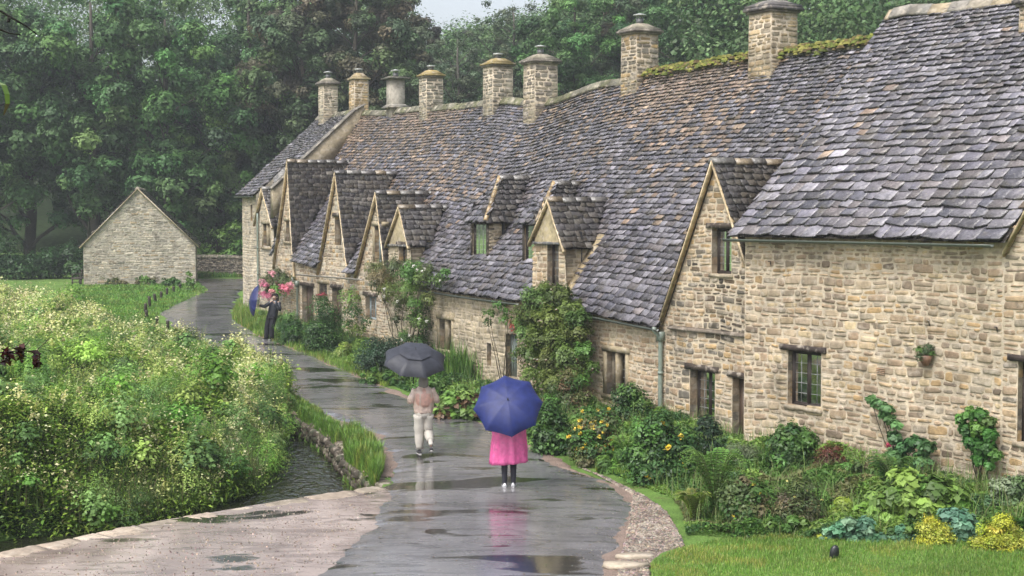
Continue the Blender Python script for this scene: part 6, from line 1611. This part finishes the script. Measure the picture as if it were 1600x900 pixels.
for sg in (-1, 1):
    kn, an = J['knR' if sg > 0 else 'knL'], J['anR' if sg > 0 else 'anL']
    D.limb([(sg*.09,0,.86), (np.array(kn[:3])+[0,0,.0]), tuple(np.array(an[:3])+(np.array([0,-.01,.03]) if sg < 0 else np.array([-.01,.07,.12])))], [.125,.105,.082], tc, wr=.07, seg=16)
D.build('trousers', M['cloth'], pA)
D.limb([np.array(J['anR'][:3])+[-.01,.075,.15], np.array(J['anR'][:3])+[0,.01,.03]], [.055,.045], (.62,.58,.52)); D.build('sock', M['cloth'], pA)
for nm in 'LR': shoe(D, J['an'+nm], J['to'+nm], (.06,.055,.06), (.7,.68,.66)); D.build('shoe', M['cloth'], pA)
cA = at(648, 564, Y-.12); _, eA = umbrella('umbrella', 'dark grey umbrella held upright over the walker in pale clothes', cA, (.10,-.44,.90), .69, (.035,.037,.048), vent=True, roll=.2, handle=.72)

# second walker: pink raincoat, blue umbrella over the shoulder
X, Y = gnd(795, 766); z0 = float(g(Y))+.05; hd = R(0); O = (X, Y, z0)
J, E = pose(knL=(-.085,.02,.46,.056,.058), anL=(-.085,-.02,.085,.03,.03), toL=(-.10,.12,.035,.018,.014), knR=(.09,.05,.46,.056,.058), anR=(.09,.03,.085,.03,.03), toR=(.115,.18,.035,.018,.014),
            elR=(.26,.06,1.12,.042,.042), wrR=(.12,.20,1.25,.028,.024), elL=(-.25,.05,1.10,.042,.042), wrL=(-.08,.26,1.1,.028,.024))
pB = empty('person', O, 'walker seen from behind in a bright pink raincoat, black leggings and white trainers', 'person', 'people on the lane')
mk(O, hd, .96, J, E, pB); D = Dress(O, hd, .96)
pk = (.72,.12,.34)
D.rings([(0,0,.49,.355,.22,1.7,.03),(0,0,.55,.35,.22,1.5,.015),(0,0,.66,.345,.22,1.3),(0,0,.80,.34,.215,1.1),(0,0,.96,.33,.205,.9),(0,-.01,1.12,.32,.19,.7),(0,-.01,1.27,.29,.17,.5),(0,-.01,1.38,.22,.135,.4),(0,0,1.46,.12,.1,.3),(0,.01,1.50,.09,.085,.2)], pk, seg=56, folds=9, amp=.06, noise=.008)
D.rings([(0,-.005,1.46,.10,.10,.5),(0,0,1.52,.112,.125,.5),(0,.0,1.60,.118,.13,.3),(0,-.005,1.68,.10,.11,.3),(0,-.005,1.73,.04,.05,.3)], pk, folds=4, amp=.03)
for sg in (-1, 1): D.limb([(sg*.17,0,1.38), J['elR' if sg > 0 else 'elL'][:3], J['wrR' if sg > 0 else 'wrL'][:3]], [.095,.10,.07], pk, wr=.06)
D.build('raincoat', M['plasticsheet'], pB)
for sg, nm in ((-1,'L'), (1,'R')): D.limb([(sg*.09,0,.84), J['kn'+nm][:3], tuple(np.array(J['an'+nm][:3])+[0,0,-.03])], [.095,.068,.046], (.022,.022,.032), wr=.015)
D.build('leggings', M['cloth'], pB)
for nm in 'LR': shoe(D, J['an'+nm], J['to'+nm], (.72,.72,.74), (.8,.8,.8)); D.build('shoe', M['cloth'], pB)
cB = at(794, 634, Y-.25); umbrella('umbrella', 'large royal blue umbrella tilted back over the pink raincoat', cB, (-.02,-.80,.58), .66, (.014,.024,.13), roll=.12, handle=.62, sag=.36)

# third person: black clothes, beside the hanging flowers
X, Y = gnd(420, 533); z0 = float(g(Y))+.05; hd = R(160); O = (X, Y, z0); sc = .98
# facing the camera, turned a little to the picture's left; her right hand (picture left) holds the umbrella out
J, E = pose(pelvis=(-.14,.0,.93,.14,.11), waist=(-.19,0,1.08,.12,.09), chest=(-.24,0,1.27,.14,.10), upper=(-.27,0,1.38,.115,.088), neck=(-.28,.01,1.46,.05,.05), skull=(-.29,.04,1.54,.066,.074), crown=(-.29,.03,1.62,.074,.088), top=(-.29,.02,1.67,.05,.06), nose=(-.285,.132,1.555,.012,.012),
            shR=(-.10,0,1.37,.058,.058), shL=(-.43,0,1.37,.058,.058), elR=(.12,.08,1.22,.04,.04), wrR=(.28,.16,1.27,.026,.023), elL=(-.50,.06,1.12,.04,.04), wrL=(-.36,.18,1.36,.026,.023),
            hipR=(-.05,0,.88,.085,.09), hipL=(-.22,0,.88,.085,.09), knR=(.04,.04,.48,.056,.058), knL=(-.14,.03,.48,.056,.058), anR=(.10,0,.09,.03,.03), anL=(-.12,0,.09,.03,.03), toR=(.12,.15,.035,.018,.014), toL=(-.12,.15,.035,.018,.014))
pC = empty('person', O, 'person with long black hair and black clothes holding a blue umbrella out sideways', 'person', 'people on the lane')
mk(O, hd, sc, J, E, pC); D = Dress(O, hd, sc); bk_ = (.018,.02,.03)
D.rings([(-.15,0,.80,.20,.15,1.2),(-.16,0,.92,.205,.15,1.2),(-.19,0,1.05,.195,.14,1),(-.23,0,1.2,.205,.145,.8),(-.26,0,1.33,.205,.135,.6),(-.275,0,1.41,.15,.11,.4),(-.28,.01,1.455,.08,.08,.3)], bk_, folds=6, amp=.03)
for nm in 'LR': D.limb([J['sh'+nm][:3], J['el'+nm][:3], J['wr'+nm][:3]], [.08,.07,.05], bk_, wr=.07)
D.build('jacket', M['plasticsheet'], pC)
for nm in 'LR': D.limb([J['hip'+nm][:3], J['kn'+nm][:3], tuple(np.array(J['an'+nm][:3])+[0,0,-.02])], [.115,.10,.085], (.015,.015,.02), wr=.03)
D.build('trousers', M['cloth'], pC)
for nm in 'LR': shoe(D, J['an'+nm], J['to'+nm], (.02,.02,.02), (.75,.75,.75)); D.build('shoe', M['cloth'], pC)
face(D, J, pC, (.012,.01,.01), long_=True)
hand = D.W(np.array([.35,.19,1.28]))
ax_ = np.array([-.93,-.20,.16]); ax_ /= np.linalg.norm(ax_); cC = at(400, 470, Y-.1); umbrella('umbrella', 'dark blue umbrella held out sideways by the person in black', cC, ax_, .56, (.02,.026,.11), roll=.1, handle=.75, hcol=(.5,.4,.28), sag=.42)

# ------------------------------------------------------------------ wooden posts along the green
pm = None
for i, (px, py, h) in enumerate([(227,491,13),(234,480,14),(243,473,12),(252,468,11),(261,463,12),(271,459,11),(229,498,10),(245,507,9),(262,514,9),(281,452,8)]):
    X, Y = gnd(px, py); hh = .42*h/12
    labs = ['tallest upright post where the lane bends, nearest on the grass','second post from the bend, standing clear on the grass','third post from the bend','fourth post from the bend, halfway along the line','fifth post from the bend, before the barn corner','sixth post from the bend, near the barn weeds','short post leaning at the very edge of the bend puddle','low post stump half hidden by the meadow plants, left one','low post stump half hidden by the meadow plants, right one','farthest small post beside the shrubs at the barn corner']
    if pm is None:
        m = MB(); r = .07; rings = [np.array([(math.cos(q)*r*k, math.sin(q)*r*k, z) for q in np.linspace(0, 2*math.pi, 8, endpoint=False)]) for (k, z) in ((1,-.1),(1,.38),(.96,.42),(.7,.435))]
        m.loft(rings, (.055,.045,.035)); pm = m.build('wooden_post', M['timber']); o = pm
    else: o = pm.copy(); col.objects.link(o)
    o.location = (X, Y, float(terr(X, Y))); o.scale = (1, 1, hh/.42); o.rotation_euler = (rng.normal(0,.04), rng.normal(0,.04), rng.uniform(0,3)); tag(o, labs[i], 'post', 'short dark wooden posts along the green')
# bench beside the barn
X, Y = gnd(121, 446); bz = float(terr(X, Y)); be = empty('park_bench', (X, Y, bz), 'dark wooden bench seen end-on against the left side of the barn', 'bench'); wc = (.05,.04,.032)
def part(name, boxes, mtl=M['timber'], parent=be, c=wc):
    m = MB()
    for (x, y, z, a, b_, c_) in boxes: m.box((X+x, Y+y, bz+z), a, b_, c_, c)
    return m.build(name, mtl, parent)
part('seat', [(-.27+i*.1, .7, .44, .085, 1.5, .03) for i in range(5)]); part('backrest', [(.24, .7, .62+i*.12, .03, 1.5, .08) for i in range(3)]+[(.25, -.02, .6, .05, .05, .7), (.25, 1.42, .6, .05, .05, .7)])
part('side_rail', [(-.03, -.05, .40, .60, .06, .09), (-.03, -.05, .2, .60, .05, .06)])
for (x, y) in ((-.28,-.02),(.22,-.02),(-.28,1.42),(.22,1.42)): part('leg', [(x, y, .21, .07, .07, .43)])
for y in (-.03, 1.43): part('armrest', [(-.03, y, .66, .58, .06, .04), (-.28, y, .55, .06, .06, .22)])
# small dark marker on the lawn
X, Y = gnd(1303, 878); m = MB(); z0 = float(g(Y))+.06
rings = [np.array([(X+math.cos(q)*.075*k+dx, Y+math.sin(q)*.05*k, z0+z) for q in np.linspace(0, 2*math.pi, 12, endpoint=False)]) for (k, z, dx) in ((.9,-.03,0),(1,.03,0),(1.0,.09,.005),(.85,.15,.012),(.5,.19,.018),(.1,.2,.02))]
m.loft(rings, (.008,.01,.01)); tag(m.build('lawn_marker', M['metal'], smooth=True), 'small black rounded marker standing alone on the mown lawn', 'marker')
# overhanging twigs near the camera on the left
m = MB(); tw = empty('overhanging_twig', tuple(at(-10, 15, 5.2)), 'bare dark wet twig hanging into the top left corner', 'twig', 'twigs hanging in at the left edge')
for pts, r0_ in (([(-40,-5),(0,17),(22,30),(40,40),(58,54)], .006), ([(-40,38),(0,46),(15,52),(32,54)], .005)): m.tube([at(a, b, 5.2+i*.02) for i, (a, b) in enumerate(pts)], np.linspace(r0_, .0022, len(pts)), (.02,.016,.014), seg=6)
for (a, b) in ((14,27),(13,31)): m.tube([at(a, b, 5.22), at(a, b+4, 5.22)], .006, (.02,.016,.014), seg=6)
m.build('branch', M['bark'], tw)
d_ = MB(); c = at(57.5, 57.5, 5.28); rings = [np.array([c+np.array([math.cos(q)*r, math.sin(q)*r, z]) for q in np.linspace(0, 2*math.pi, 8, endpoint=False)]) for (r, z) in ((.001,.008),(.004,.003),(.0045,-.002),(.002,-.006))]; d_.loft(rings, (.8,.85,.9)); d_.build('raindrop', M['glass'], tw)
m = MB(); mid = [(-4,128),(6,133),(11,147),(12,162),(6,180)]; wds = [6,9,8,7,2]; L_, R_ = [], []
for (a, b), w_ in zip(mid, wds): L_.append(at(a-w_*.5, b, 4.3)); R_.append(at(a+w_*.5, b, 4.33))
for i in range(4): m.add([L_[i], R_[i], R_[i+1], L_[i+1]], [(0,1,2,3)], [(.25,.33,.12),(.17,.27,.04),(.15,.24,.03),(.06,.05,.01)][i])
m.tube([at(-30,140,4.3), at(-2,132,4.3)], .003, (.1,.12,.03), seg=5); tag(m.build('hanging_leaf', M['leaf']), 'single curled green leaf hanging at the left edge above the barn level', 'leaf')
m = MB(); tw = empty('seed_twig', tuple(at(0, 545, 5.0)), 'thin twig with three clusters of dark maroon dead leaves at the left edge', 'twig', 'twigs hanging in at the left edge')
m.tube([at(-40,555,5.0), at(0,551,5.0), at(30,548,5.0), at(60,549,5.0)], [.004,.003,.0025,.002], (.03,.02,.016), seg=5); m.tube([at(56,549,5.0), at(76,530,5.0)], .0014, (.03,.02,.016), seg=5); m.tube([at(35,545,5.0), at(47,532,5.0)], .0014, (.03,.02,.016), seg=5); m.build('branch', M['bark'], tw)
for (px, py, r, hh) in ((11,556,8,20),(32,552,6,22),(57,560,8,24)):
    m = MB(); n_ = 34; P = np.array([at(px+rng.normal(0, r*.45), py+rng.uniform(-hh*.45, hh*.55), 5.0+rng.normal(0,.015)) for _ in range(n_)]); leaves(m, P, .032, mixcol(n_, [(.045,.012,.012),(.025,.01,.01),(.07,.02,.015)]), up=.05, asp=.45); m.build('dead_leaves', M['leaf'], tw)

# ------------------------------------------------------------------ rainy air
hz = MB(); hz.box((20, 120, 22), 560, 460, 56, (1,1,1)); 
hm = bpy.data.materials.new('rainy_air'); hm.use_nodes = True; N_ = hm.node_tree.nodes; N_.remove(N_['Principled BSDF'])
pv = N_.new('ShaderNodeVolumePrincipled'); pv.inputs['Color'].default_value = (.84,.88,.92,1); pv.inputs['Density'].default_value = .0009; pv.inputs['Anisotropy'].default_value = .2
hm.node_tree.links.new(pv.outputs[0], N_['Material Output'].inputs['Volume'])
ho = hz.build('haze', hm); tag(ho, 'thin rain mist filling the valley air', 'haze', kind='stuff')
